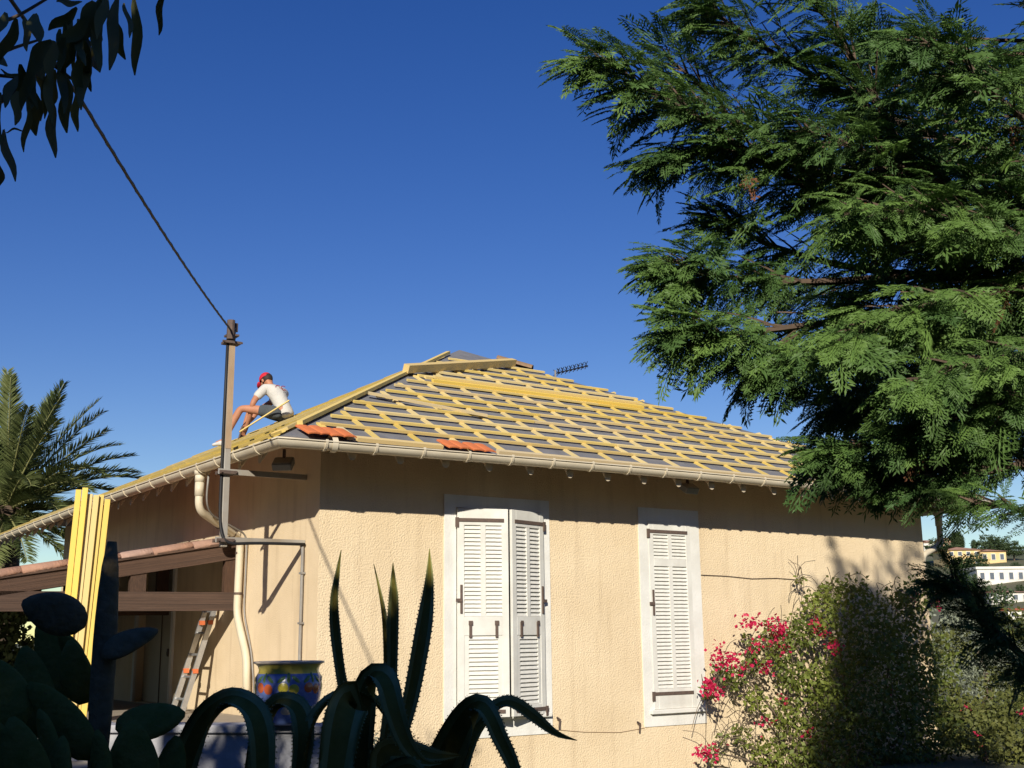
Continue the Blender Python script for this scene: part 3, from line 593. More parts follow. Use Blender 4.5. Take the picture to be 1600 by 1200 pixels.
def worker():
    face = np.array([-.99, .12]); face /= np.linalg.norm(face); rz = math.atan2(face[1], face[0]); S = 1.04
    seat = H(*left_pt(5.04, (1.71 + OV) * CS, CB + BH)); seat[2] += .0
    V = [(0, 0, .11, .10, .085), (.05, 0, .24, .105, .09), (.13, 0, .38, .14, .10), (.22, 0, .47, .115, .08), (.29, 0, .53, .048), (.335, 0, .565, .05),   # 0 pelvis..4 neck 5 skull base
         (.375, 0, .60, .078, .085), (.405, 0, .65, .083, .088), (.46, 0, .60, .058, .05), (.47, 0, .555, .045, .04),                                     # 6,7 skull 8 face 9 chin
         (.03, .09, .09, .075), (.34, .15, .135, .072), (.58, .17, .165, .056), (.69, .17, -.03, .055), (.77, .17, -.22, .036), (.80, .17, -.285, .036), (.93, .17, -.33, .030),   # left leg 10..16
         (.03, -.09, .09, .075), (.34, -.15, .16, .07), (.57, -.19, .21, .056), (.62, -.2, .02, .054), (.68, -.21, -.17, .036), (.70, -.21, -.235, .036), (.83, -.22, -.28, .03),    # right leg 17..23
         (.235, .17, .455, .062), (.33, .215, .33, .05), (.40, .20, .22, .042), (.47, .10, .06, .036), (.54, .03, -.07, .026), (.57, .02, -.115, .03, .018),                    # left arm 24..29
         (.235, -.17, .455, .062), (.36, -.22, .34, .048), (.46, -.21, .20, .042), (.53, -.13, .06, .036), (.59, -.04, -.04, .026), (.61, .0, -.08, .03, .018)]                     # right arm 30..35
    E_ = [(0, 1), (1, 2), (2, 3), (3, 4), (4, 5), (5, 6), (6, 7), (6, 8), (8, 9), (0, 10), (10, 11), (11, 12), (12, 13), (13, 14), (14, 15), (15, 16), (0, 17), (17, 18), (18, 19), (19, 20), (20, 21), (21, 22), (22, 23),
          (3, 24), (24, 25), (25, 26), (26, 27), (27, 28), (28, 29), (3, 30), (30, 31), (31, 32), (32, 33), (33, 34), (34, 35)]
    tw_ = math.radians(-30); tc_, ts_ = math.cos(tw_), math.sin(tw_)
    for i in (2, 3, 4, 5, 6, 7, 8, 9, 24, 25, 30, 31):
        x, y, z = V[i][:3]; k = .5 if i in (2, 25, 31) else 1; a_ = tw_ * k; V[i] = (x * math.cos(a_) - y * math.sin(a_), x * math.sin(a_) + y * math.cos(a_), z, *V[i][3:])
    for w, sgn in ((29, 1), (35, -1)):                      # five fingers per hand, curled round what is held
        wx, wy, wz = V[w][:3]
        for k in range(5):
            b = len(V); o_ = (k - 1.5) * .017
            if k == 4: pts = [(wx - .02, wy - sgn * .005, wz + .015), (wx - .012, wy - sgn * .04, wz + .0), (wx + .01, wy - sgn * .045, wz - .025)]
            else:
                ln = (.034, .038, .036, .028)[k]
                pts = [(wx + .02 + o_ * .6, wy - .0 + o_ * sgn, wz - .03), (wx + .03 + o_ * .6, wy - sgn * .012 + o_ * sgn, wz - .03 - ln), (wx + .012 + o_ * .6, wy - sgn * .032 + o_ * sgn, wz - .045 - ln)]
            V.extend([(*p, .0085) for p in pts]); E_.extend([(w, b), (b, b + 1), (b + 1, b + 2)])
    body = skin('person', V, E_, M_skin)
    seat = seat + np.array([-face[0], -face[1], 0]) * .06 + np.array([0, 0, .01]); body.location = tuple(seat); body.rotation_euler = (0, 0, rz); body.scale = (S, S, S)
    tag(body, 'person in red cap, white t-shirt and dark shorts sitting bowed on the roof', 'person')
    P = lambda i, k=1.0, add=0, dz=0: (V[i][0], V[i][1], V[i][2] + dz, V[i][3] * k + add, (V[i][4] if len(V[i]) > 4 else V[i][3]) * k + add)
    # t-shirt
    sv = [(-.03, 0, .03, .150, .135), (-.01, 0, .11, .150, .13), P(1, 1, .026), P(2, 1, .026), P(3, 1, .03), (V[4][0] - .015, V[4][1] + .008, V[4][2] - .015, .062, .058), P(24, 1, .022), (V[25][0] - .03, V[25][1] - .01, V[25][2] + .04, .070, .068), (V[25][0] + .015, V[25][1], V[25][2] - .03, .068, .066), P(30, 1, .022), (V[31][0] - .03, V[31][1] + .01, V[31][2] + .035, .07, .068), (V[31][0] + .02, V[31][1], V[31][2] - .03, .066, .064)]
    shirt = skin('t_shirt', sv, [(0, 1), (1, 2), (2, 3), (3, 4), (4, 5), (4, 6), (6, 7), (7, 8), (4, 9), (9, 10), (10, 11)], M_shirt, body)
    st = [(-.01, 0, .085, .14, .12), (.05, 0, .15, .12, .105), (.05, .105, .09, .115, .112), (.25, .14, .12, .098, .096), (.34, .148, .132, .090, .088), (.05, -.105, .09, .115, .112), (.25, -.14, .14, .098, .096), (.33, -.155, .155, .088, .086)]
    skin('shorts', st, [(0, 1), (0, 2), (2, 3), (3, 4), (0, 5), (5, 6), (6, 7)], M_shorts, body)
    for a, b in ((15, 16), (22, 23)):
        ax, ay, az = V[a][:3]; bx_, by, bz = V[b][:3]
        skin('shoe', [(ax - .045, ay, az - .045, .040, .038), (ax + .01, ay, az - .03, .048, .05), ((ax + bx_) / 2, (ay + by) / 2, (az + bz) / 2 - .02, .045, .036), (bx_ + .05, by, bz - .02, .036, .022)], [(0, 1), (1, 2), (2, 3)], M_shoe, body, 1)
        skin('sock', [(ax - .015, ay, az + .06, .044), (ax, ay, az, .046)], [(0, 1)], M_shorts, body)
    # head details in the head frame: h0 centre, hx towards the face, hz crown
    rzt = lambda p: np.array((p[0] * tc_ - p[1] * ts_, p[0] * ts_ + p[1] * tc_, p[2])); h0 = rzt((.405, 0, .628)); hx = rzt((.80, 0, -.60)); hz = rzt((.60, 0, .80)); hy = rzt((0, 1.0, 0))
    F = lambda x, y, z: tuple(h0 + hx * x + hy * y + hz * z)
    def blob(mb, c, r, n=8):
        for_ = MB().lathe([(r[0] * math.sin(a), -r[0] * math.cos(a)) for a in np.linspace(.02, math.pi - .02, n)], 12); k = r[1] / r[0]; q = r[2] / r[0]
        mb.add([F(c[0] + p[0], c[1] + p[1] * k, c[2] + p[2] * q) for p in for_.v], for_.f)
    mb = MB(); blob(mb, (-.022, 0, .018), (.094, .083, .090)); mb.build('hair', M_hair, body, True)
    cap = MB(); cr = [(0.099 * math.cos(a), .105 * math.sin(a)) for a in np.linspace(-.05, math.pi / 2 - .02, 8)]
    l = MB().lathe(cr, 20); cap.add([F(p[0] * 1.06 - .004, p[1] * .92, p[2] + .028) for p in l.v], l.f)
    brim = [F(.075 + .105 * math.cos(a), .083 * math.sin(a), .032 - .028 * math.cos(a) ** 2) for a in np.linspace(-math.pi / 2, math.pi / 2, 12)]
    cap.prism(brim, hz * .006); c_ = cap.build('cap', M_red, body, True)
    mb = MB(); blob(mb, (0, 0, .138), (.012, .012, .008)); mb.build('cap_button', M_red, c_, True)
    mb = MB(); blob(mb, (.098, 0, -.025), (.018, .013, .024)); mb.build('nose', M_skin, body, True)
    for s_ in (-1, 1):
        mb = MB(); blob(mb, (-.005, .083 * s_, -.015), (.02, .010, .030)); mb.build('ear', M_skin, body, True)
        mb = MB(); blob(mb, (.082, .03 * s_, .0), (.010, .014, .008)); mb.build('eye', M_hair, body, True)
    mb = MB(); blob(mb, (.082, 0, -.066), (.010, .024, .007)); mb.build('mouth', M_print, body, True)
    # print on the back of the shirt
    bp = rzt((.10, .02, .42)); nb = unitv(rzt((-.85, .25, .42))); ty = unitv(np.cross((0, 0, 1), nb)) * -1; tz = np.cross(nb, ty) ; tz = tz if tz[2] > 0 else -tz
    wl = bpy.context.view_layer
    def text(body_txt, size, off, m, nm):
        cu = bpy.data.curves.new('txt', 'FONT'); cu.body = body_txt; cu.size = size; cu.align_x = 'CENTER'; cu.extrude = .002
        o = bpy.data.objects.new('txt', cu); COL.objects.link(o); dg = bpy.context.evaluated_depsgraph_get(); me = bpy.data.meshes.new_from_object(o.evaluated_get(dg)); bpy.data.objects.remove(o)
        xd = np.cross(tz, nb)
        for v in me.vertices:
            x, y, z = v.co; w_ = bp + xd * (x + off[0]) + tz * (y + off[1]) + nb * (z + .0); v.co = Vector(w_)
        me.materials.clear(); link(nm, me, m, body)
    global SHIRT_PRINT
    SHIRT_PRINT = (text, shirt, nb, bp, tz)
    # project the print on to the shirt: push it just outside the cloth
    dg = bpy.context.evaluated_depsgraph_get(); dg.update()
    hitp = shirt.ray_cast(Vector(bp + nb * .3), Vector(-nb))
    if hitp[0]: bp[:] = np.array(hitp[1]) + nb * .006
    text('GC', .115, (-.015, -.02), M_print, 'print'); text('______', .03, (0, -.055), M_print2, 'print')
    # the thin lath and the saw
    lp = lambda x, y, z: Matrix.Translation(body.location) @ Matrix.Rotation(rz, 4, 'Z') @ Vector((x * S, y * S, z * S))
    o = piece('held_lath', M_wood, lp(.60, .12, -.16), lp(-.17, .33, .22), .022, .016); o.data = o.data.copy(); tag(o, 'thin yellow lath held across the lap of the seated worker', 'lath')
    hm = thing('hand_tool', 'dark hand tool held low between the knees of the seated worker', 'tool', lp(.61, .05, -.15), rz)
    MB().tube([(-.02, 0, .08), (.05, .0, -.17)], .013, 8).build('handle', M_iron, hm); MB().bar((-.0, 0, -.17), (.12, 0, -.15), .03, .03).build('head', M_iron, hm)
worker()

# ------------------------------------------------------------------ porch
PT0 = 2.107
porch = thing('porch', 'dark stained timber porch with a clay tiled roof on the side wall', 'porch', H(0, PT0, 0), YAW)
def zr(s): return 2.60 + .176 * s + .0                    # centre line of the rafter, s negative away from the wall
for t in (0, 2.4, 4.8, 7.2):
    piece('rafter', M_beam, (0, t + .04, zr(0)), (-4.8, t + .04, zr(-4.8)), .09, .165, porch)
    piece('tie_beam', M_beam, (0, t + .05, 2.03), (-4.8, t + .05, 2.0), .11, .205, porch)
    for s in (-.09, -1.14, -2.5):
        piece('strut', M_beam, (s, t + .05, 2.12), (s, t + .05, zr(s) - .06), .17 if s < -.5 else .15, .08, porch, (0, 1, 0))
    piece('post', M_beam, (-4.6, t + .05, .75), (-4.6, t + .05, 1.9), .14, .14, porch, (0, 1, 0))
MB().add([(0, -.03, zr(0) + .09), (-4.8, -.03, zr(-4.8) + .09), (-4.8, 7.4, zr(-4.8) + .09), (0, 7.4, zr(0) + .09), (0, -.03, zr(0) + .115), (-4.8, -.03, zr(-4.8) + .115), (-4.8, 7.4, zr(-4.8) + .115), (0, 7.4, zr(0) + .115)], [(0, 1, 2, 3), (7, 6, 5, 4), (0, 4, 5, 1), (1, 5, 6, 2), (2, 6, 7, 3), (3, 7, 4, 0)]).build('roof_boards', M_beam, porch)
def canal_tile():
    mb = MB(); n = 8; L = .56
    for y, r in ((0, .085), (L, .10)):
        for k in (1.0, .84): mb.v += [(-y, -r * k * math.cos(a), r * k * .75 * math.sin(a)) for a in np.linspace(-.2, math.pi + .2, n + 1)]
    m = n + 1
    for k in range(n): mb.f += [(k, k + 1, 2 * m + k + 1, 2 * m + k), (m + k + 1, m + k, 3 * m + k, 3 * m + k + 1), (k, m + k, m + k + 1, k + 1), (2 * m + k + 1, 3 * m + k + 1, 3 * m + k, 2 * m + k)]
    mb.f += [(0, 2 * m, 3 * m, m), (n, m + n, 3 * m + n, 2 * m + n)]
    me = mb.mesh('clay_tile', True); me.materials.append(M_oldtile); return me
CT = canal_tile(); tilt = math.atan(.176)
for r in range(9):
    for c in range(11 if r < 4 else 11):
        o = link('clay_tile', CT, None, porch); s = -.0 - c * .45; o.location = (s, .06 + r * .24 + rnd.uniform(-.012, .012), zr(s) + .125 + rnd.uniform(-.004, .006)); o.rotation_euler = (rnd.uniform(-.03, .03), -tilt + rnd.uniform(-.012, .012) - .02, rnd.uniform(-.03, .03))
# ------------------------------------------------------------------ terrace, low wall, pot, ladder
MB().prism([H(-.02, .25, 0), H(-.02, 10, 0), H(-7, 10, 0), H(-7, -2.6, 0), H(-2.0, -2.6, 0)], (0, 0, .79)).build('terrace', M_floor, None, kind='structure')
WL = at(556, 1140, 8.25); WR = at(60, 1120, 8.6)
def low_wall():
    a = at(556, 1139, 8.2); a[2] = 0; b = at(-150, 1139, 8.75); b[2] = 0; d = (b - a); L = np.linalg.norm(d); t = thing('low_wall', 'pale rendered garden wall with coping stones behind the agave', 'wall', a, math.atan2(d[1], d[0]))
    MB().box((0, -.20, 0), (L, 0, .98)).build('masonry', M_lowall, t)
    n = 9
    for k in range(n):
        o = MB().box((0, 0, 0), (L / n - .008, .27, .055)).build('coping_stone', M_lowall, t); o.location = (k * L / n, -.235, .982 + rnd.uniform(-.003, .003)); rounded(o, .01)
low_wall()
pc = at(450, 1100, 8.3); pc[2] = 1.04
pot = thing('glazed_pot', 'blue glazed pot with yellow rim and painted fruit on the garden wall', 'pot', pc)
M_pb = mat('blue_glaze', (.085, .13, .42), .25, col2=(.16, .24, .50), vscale=22, spec=.6); M_py = mat('yellow_glaze', (.72, .58, .09), .25, col2=(.60, .52, .12), vscale=20, spec=.6); M_pw = mat('cream_glaze', (.62, .52, .40), .35)
M_po = mat('orange_fruit_glaze', (.70, .15, .05), .25, spec=.6); M_pl = mat('lemon_fruit_glaze', (.75, .62, .07), .25, spec=.6); M_pg = mat('green_leaf_glaze', (.16, .30, .10), .25, spec=.6)
body = MB().lathe([(.02, .0), (.15, .0), (.165, .02), (.195, .10), (.218, .18), (.226, .25), (.222, .31), (.205, .335)], 40).build('body', M_pb, pot, True)
MB().lathe([(.205, .335), (.203, .36), (.212, .385), (.228, .398)], 40).build('neck_band', M_py, pot, True)
MB().lathe([(.228, .398), (.240, .402), (.240, .414), (.226, .416), (.195, .40), (.19, .33), (.02, .31)], 40).build('rim', M_pw, pot, True)
def rad(z): return float(np.interp(z, [.02, .10, .18, .25, .31, .335], [.165, .195, .218, .226, .222, .205]))
def decal(ang, z, rx, rz_, m, nm, rot=0):
    mb = MB(); n = 14; vs = []
    for rr, lift in ((0, .004), (.6, .0035), (1, .001)):
        for k in range(n):
            a = 2 * math.pi * k / n; x, y = rr * rx * math.cos(a), rr * rz_ * math.sin(a); x, y = x * math.cos(rot) - y * math.sin(rot), x * math.sin(rot) + y * math.cos(rot); zz = z + y; r = rad(zz) + lift
            vs.append((r * math.cos(ang + x / r), r * math.sin(ang + x / r), zz))
    mb.add(vs, [(i * n + k, i * n + (k + 1) % n, (i + 1) * n + (k + 1) % n, (i + 1) * n + k) for i in range(2) for k in range(n)]); mb.build(nm, m, body, True)
ca = math.atan2(-pc[1], -pc[0])
for k in range(7):
    a = ca + (k - 3) * .80 + .0; m = (M_po, M_pl)[k % 2 == 1]
    for dx, dz in ((-.16, .0), (.16, -.01)): decal(a + dx, .245 + dz, .036, .034, m, 'painted_fruit')
    for dx, dz, rt in ((-.22, .065, .7), (.22, .065, -.7), (0, .075, 1.57)): decal(a + dx, .235 + dz, .034, .013, M_pg, 'painted_leaf', rt)
for k in range(12): decal(ca + k * .52, .10 + .015 * (k % 2), .05, .03, M_pw, 'painted_patch', .3)
lad = thing('ladder', 'aluminium ladder with orange fittings leaning under the porch', 'ladder', H(-.42, 2.62, .79), YAW)
for t in (0, .33): MB().bar((0, t, 0), (.38, t * .9 + .02, 1.30), .028, .06, (1, 0, 0)).build('rail', M_alu, lad)
for k in range(5):
    q = .12 + k * .19; z = 1.30 * q; MB().tube([(.38 * q, .0, z), (.38 * q, .33, z)], .015, 8).build('rung', M_alu, lad)
for q, t in ((.36, 0), (.36, .31), (.78, .29), (.78, .02)): MB().box((.38 * q - .03, t - .022, 1.30 * q - .025), (.38 * q + .03, t + .022, 1.30 * q + .025)).build('fitting', M_orange, lad)
# bundle of new battens propped on the porch beam
xs = np.linspace(-1.86, -1.56, 6); LN = [3.02, 3.04, 2.98, 2.97, 2.98, 2.93]
NMS = ['leftmost', 'second from left', 'third from left', 'third from right', 'second from right', 'rightmost']
for k in range(6):
    top = (xs[k] + .0, PT0 - .10 - .03 * (k % 2), .16 + LN[k]); bot = (xs[k] - .22 - .01 * k, PT0 - .55 - .03 * (k % 2), .0)
    o = piece('propped_batten', M_wood, H(*bot), H(*top), .056, .04, None, (.25, -1, .2)); o.data = o.data.copy()
    tag(o, NMS[k] + ' of the yellow battens propped upright against the porch', 'batten', 'battens propped against the porch')

# ------------------------------------------------------------------ agave
agave = thing('agave', 'large dark agave with upright and folded leaves in front of the garden wall', 'agave', at(580, 1330, 5.4) * np.array([1, 1, 0]))
AG0 = np.array(agave.location)
def spline(P, n):
    P = np.array(P, float); m = len(P); ts = np.linspace(0, m - 1, n); out = []
    for t in ts:
        i = min(int(t), m - 2); f = t - i; p0 = P[max(i - 1, 0)]; p1 = P[i]; p2 = P[i + 1]; p3 = P[min(i + 2, m - 1)]
        out.append(.5 * ((2 * p1) + (p2 - p0) * f + (2 * p0 - 5 * p1 + 4 * p2 - p3) * f * f + (3 * p1 - p0 - 3 * p2 + p3) * f ** 3))
    return np.array(out)
def agave_leaf(pts, label=None, curl=.25, teeth=True, turn=0.0, n=26):
    """pts: (x px, y px, depth Y, width px, turn) -- width axis lies across the path, turned by 'turn' away from the picture plane"""
    Q = spline(np.array([(p[0], p[1], p[2], p[3], p[4] if len(p) > 4 else turn) for p in pts]), n)
    C_ = np.array([at(q[0], q[1], q[2]) for q in Q]) - AG0; T = unitv(np.gradient(C_, axis=0)); mb = MB(); mg = MB()
    view = unitv(EYE - AG0 - C_); m = 9; rows = []
    for i in range(n):
        W = .9 * max(Q[i][3], .6) / pxm(Q[i][2]); sd = np.cross(T[i], view[i]); sd /= np.linalg.norm(sd); nm = np.cross(sd, T[i]); c, s_ = math.cos(Q[i][4]), math.sin(Q[i][4])
        sd, nm = sd * c + nm * s_, nm * c - sd * s_; th = min(.022, W * .16)
        top = [C_[i] + sd * W * .5 * x + nm * ((curl + .08) * W * x * x) for x in np.linspace(-1, 1, m)]
        bot = [C_[i] + sd * W * .5 * x * .96 + nm * ((curl + .08) * W * x * x - th * (1 - abs(x) ** 3) - .002) for x in np.linspace(1, -1, m)]
        rows.append(top + bot)
        if teeth and 1 < i < n - 2:
            for e, sg in ((0, -1), (m - 1, 1)):
                for h in (0, .5):
                    p = top[e] + T[i] * h * np.linalg.norm(C_[i + 1] - C_[i]); k = .0065 * min(1, W / .06); mg.add([p - T[i] * k * .7, p + T[i] * k * .7, p + sd * sg * k + T[i] * k * .3], [(0, 1, 2)])
    r = 2 * m
    for i in range(n): mb.v += [tuple(p) for p in rows[i]]
    mats = []
    for i in range(n - 1):
        for k in range(r): mb.f.append((i * r + k, i * r + (k + 1) % r, (i + 1) * r + (k + 1) % r, (i + 1) * r + k)); mats.append(1 if k in (0, 1, m - 2, m - 3) else 0)
    me = mb.mesh('leaf', True); me.materials.append(M_agave); me.materials.append(M_agedge); me.polygons.foreach_set('material_index', mats)
    o = link('leaf', me, None, agave)
    if mg.v: mg.build('margin_spines', M_agedge, o, kind='stuff')
    if label: o['label'] = label
D = 5.4
agave_leaf([(555, 1230, D, 22), (541, 1095, D, 19), (533, 1050, D, 17), (525, 985, D + .02, 18), (523, 937, D, 14), (528, 895, D, 8), (533, 859, D, 1)], 'upright leaf at the left, slightly bowed', .3, turn=.2)
agave_leaf([(590, 1230, D + .1, 20), (604, 1100, D + .1, 17), (603, 1030, D + .1, 13), (600, 970, D + .1, 10), (594, 930, D + .1, 6), (584, 881, D + .1, 1)], None, .3, turn=-.4)
agave_leaf([(600, 1230, D, 30), (611, 1110, D, 24), (614, 1050, D, 18), (615, 982, D, 20), (616, 937, D, 17), (615, 905, D, 9), (614, 879, D, 1)], None, .3, turn=.2)
agave_leaf([(590, 1230, D - .1, 40), (622, 1150, D - .1, 30), (638, 1106, D - .1, 26), (650, 1050, D - .08, 28), (662, 982, D - .05, 28), (668, 937, D, 21), (671, 900, D, 13), (671, 857, D, 1)], 'tallest upright leaf at the right', .22)
agave_leaf([(665, 1260, D - .2, 70), (690, 1200, D - .3, 66), (711, 1155, D - .4, 60), (733, 1119, D - .55, 50, .3), (750, 1104, D - .7, 38, .6), (766, 1120, D - .78, 30, .3), (780, 1150, D - .8, 27, .0), (797, 1185, D - .8, 24), (812, 1225, D - .8, 18)], 'broad leaf snapped over in a sharp fold', .18)
agave_leaf([(700, 1250, D + .1, 40), (735, 1160, D + .05, 36, .5), (765, 1117, D - .05, 28, .9), (785, 1100, D - .1, 24, .9), (805, 1102, D - .1, 24, .6), (835, 1122, D - .1, 21, .4), (868, 1146, D - .1, 11, .2), (902, 1157, D - .1, 1)], 'leaf arching right to a long drooping tip', .2)
agave_leaf([(560, 1260, D - .3, 50), (565, 1160, D - .35, 50, .3), (573, 1085, D - .4, 46, .3), (588, 1057, D - .5, 42, .9), (604, 1070, D - .6, 40, .3), (616, 1110, D - .65, 36), (634, 1160, D - .65, 28), (660, 1190, D - .65, 14), (690, 1193, D - .65, 1)], None, .2)
agave_leaf([(466, 1250, D - .4, 34, .9), (476, 1170, D - .4, 30, 1.0), (490, 1125, D - .4, 26, 1.1), (515, 1093, D - .4, 22, 1.2), (552, 1081, D - .4, 20, 1.2), (582, 1092, D - .4, 20, 1.1), (612, 1128, D - .4, 20, .9), (642, 1166, D - .4, 16, .7), (672, 1196, D - .4, 2)], None, .2)
agave_leaf([(540, 1240, D - .2, 40, .4), (548, 1130, D - .45, 50, .9), (546, 1096, D - .6, 62, 1.1), (541, 1104, D - .72, 66, .35), (533, 1140, D - .78, 64), (524, 1200, D - .8, 56), (516, 1260, D - .8, 46)], 'broad leaf hanging straight down', .14)
agave_leaf([(275, 1260, D - .1, 50), (288, 1200, D - .1, 48, .2), (315, 1135, D - .2, 46, .4), (345, 1102, D - .4, 42, .8), (370, 1096, D - .55, 42, .8), (396, 1114, D - .65, 44, .4), (408, 1150, D - .7, 44, .1), (410, 1200, D - .7, 40), (408, 1260, D - .7, 32)], 'leaf folded over at the far left of the plant', .18)
agave_leaf([(395, 1250, D, 36, .3), (410, 1150, D - .1, 36, .5), (428, 1107, D - .2, 34, .8), (447, 1098, D - .3, 34, .9), (466, 1110, D - .35, 36, .4), (474, 1140, D - .4, 36), (472, 1180, D - .4, 32), (462, 1240, D - .4, 24)], None, .2)
agave_leaf([(610, 1260, D - .5, 60), (600, 1180, D - .5, 44), (640, 1175, D - .45, 34, .3), (680, 1182, D - .45, 20, .4), (720, 1180, D - .4, 2)], None, .2)
agave_leaf([(560, 1290, D - .6, 60), (600, 1230, D - .8, 60), (640, 1205, D - .9, 46), (665, 1230, D - 1.0, 20)], None, .2)

# ------------------------------------------------------------------ prickly pear
cactus = thing('prickly_pear', 'dark prickly pear cactus with a tall woody stem in the left foreground', 'cactus', at(150, 1330, 5.0) * np.array([1, 1, 0]))
CA0 = np.array(cactus.location)
def pad(a, b, w, Y, yaw=0, m=None, label=None, th=.028, shape=.62, dY=0):
    """a, b pixel ends of the pad axis, w px width"""
    m = m or M_cactus; A_ = at(a[0], a[1], Y) - CA0; B_ = at(b[0], b[1], Y + dY) - CA0; L = np.linalg.norm(B_ - A_); d = (B_ - A_) / L; view = unitv(EYE - CA0 - A_); sd = unitv(np.cross(d, view)); nm = np.cross(sd, d)
    sd, nm = sd * math.cos(yaw) + nm * math.sin(yaw), nm * math.cos(yaw) - sd * math.sin(yaw); W = w / pxm(Y) / 2; mb = MB(); nr, ns = 11, 16; ph = rnd.uniform(0, 6)
    for i in range(nr):
        q = i / (nr - 1); prof = max(.04, math.sin(math.pi * (q * .97 + .015) ** (shape ** .5)) ** (.6 if shape < .8 else .3)); r = W * prof; c = A_ + d * L * q + nm * .02 * math.sin(3 * q + ph)
        for k in range(ns): a_ = 2 * math.pi * k / ns; mb.v.append(tuple(c + sd * r * math.cos(a_) * (1 + .03 * math.sin(5 * q + ph)) + nm * (th * (.5 + .5 * prof)) * math.sin(a_) * (.9 if prof > .3 else prof)))
    for i in range(nr - 1):
        for k in range(ns): mb.f.append((i * ns + k, i * ns + (k + 1) % ns, (i + 1) * ns + (k + 1) % ns, (i + 1) * ns + k))
    mb.f += [tuple(range(ns))[::-1], tuple((nr - 1) * ns + k for k in range(ns))]
    o = mb.build('pad', m, cactus, True)
    # areole spines
    sp = MB()
    for i in range(14):
        q = rnd.uniform(.12, .9); x = rnd.uniform(-.75, .75); prof = math.sin(math.pi * q) ** .6; p = A_ + d * L * q + sd * W * prof * x + nm * th * .9
        for j in range(2): e = nm * .018 + sd * rnd.uniform(-.01, .01) + d * rnd.uniform(-.01, .01); sp.add([p - sd * .0012, p + sd * .0012, p + e], [(0, 1, 2)])
    sp.build('spines', M_twig, o, kind='stuff')
    if label: o['label'] = label
D = 5.0
pad((146, 1250), (177, 847), 36, D, .25, M_cactold, 'tall grey woody stem pad', .04, .9)
pad((132, 974), (38, 940), 66, D - .1, .35, M_cactold, 'dark broad pad pointing left', .03)
pad((160, 1026), (246, 984), 40, D - .05, .5, M_cactold, 'narrow pad pointing right', .026)
for a, b, w, Y, yw in (((150, 1180), (40, 1070), 66, 4.85, .5), ((180, 1130), (290, 1118), 62, 4.9, .5), ((210, 1270), (208, 1125), 78, 4.8, .2), ((152, 1260), (152, 1140), 44, 4.7, .8), ((70, 1150), (35, 1010), 70, 5.1, .4), ((30, 1140), (-20, 1030), 80, 4.9, .3),
                       ((110, 1090), (60, 965), 70, 5.3, .5), ((60, 1260), (20, 1120), 70, 4.6, .4), ((100, 1270), (95, 1150), 60, 4.7, .9), ((250, 1270), (272, 1150), 60, 4.9, .6), ((120, 1050), (98, 985), 40, 5.2, .9), ((0, 1250), (-15, 1120), 80, 4.7, .6), ((130, 1100), (110, 1000), 50, 5.15, .3), ((90, 1230), (55, 1110), 50, 4.75, 1.0)):
    pad(a, b, w, Y, yw)

# ------------------------------------------------------------------ broad-leaved tree whose branch hangs in at the top left
tree1 = thing('broadleaf_tree', 'leathery-leaved tree whose drooping branch hangs into the top left corner', 'tree', (-3.3, 1.2, 0))
T0 = np.array(tree1.location)
mb = MB(); DY = 3.7
mb.tube([(0, 0, -.2), (.05, .1, 1.5), (.1, .2, 3.2), (0, 0, 5.0)], [.16, .14, .11, .05], 10); mb.build('trunk', M_bark, tree1, True)
stems = [[(-60, 200), (-10, 162), (30, 140), (75, 95), (120, 55), (165, -5), (200, -60)], [(-60, 90), (-10, 85), (30, 72), (62, 62)], [(-60, 60), (-10, 38), (25, 26), (70, 0), (120, -30)], [(-60, 110), (0, 118), (35, 122)], [(75, 95), (95, 110), (118, 128)]]
mb = MB()
for st in stems:
    P = spline([at(x, y, DY + .05 * i) - T0 for i, (x, y) in enumerate(st)], 16); mb.tube(P, list(np.linspace(.016, .007, 16) if len(st) > 5 else np.linspace(.009, .004, 16)), 6)
P = spline([np.array((.1, .2, 3.2)), np.array((.6, 1.2, 3.6)), at(-60, 200, DY) - T0], 10); mb.tube(P, list(np.linspace(.06, .016, 10)), 7)
mb.build('branch', M_bark, tree1, True)
LV = [((212, -4), (213, 118), 18), ((183, -4), (172, 110), 21), ((255, -15), (247, 55), 12), ((152, 18), (153, 113), 19), ((121, 85), (124, 157), 18), ((82, 108), (80, 166), 21), ((105, 120), (103, 208), 22), ((117, 140), (119, 206), 15),
      ((80, 160), (84, 247), 17), ((56, 145), (55, 212), 23), ((46, 160), (37, 238), 11), ((26, 142), (24, 196), 15), ((4, 203), (24, 284), 15), ((-4, 245), (1, 292), 14), ((52, 22), (62, 66), 24), ((40, 28), (44, 80), 15), ((28, 30), (-2, 98), 20),
      ((122, 14), (76, 48), 19), ((80, 62), (42, 120), 30), ((147, 2), (120, 72), 27), ((135, 70), (153, 112), 15), ((100, 58), (102, 100), 15), ((88, 3), (128, 5), 12), ((60, 118), (72, 160), 14), ((165, -10), (150, 60), 20), ((195, 5), (205, 60), 10),
      ((0, 110), (35, 122), 6), ((8, 205), (40, 202), 4), ((-20, 60), (10, 105), 22), ((140, 30), (92, 70), 24), ((70, 70), (66, 130), 20), ((10, 20), (-20, 70), 20)]
for _ in range(26):
    q = rnd.random(); x = -10 + 185 * q + rnd.gauss(0, 14); y = 150 - 150 * q + rnd.gauss(0, 16); l_ = rnd.uniform(45, 95); LV.append(((x, y), (x + rnd.gauss(-4, 12), y + l_), rnd.uniform(11, 22)))
mb = MB()
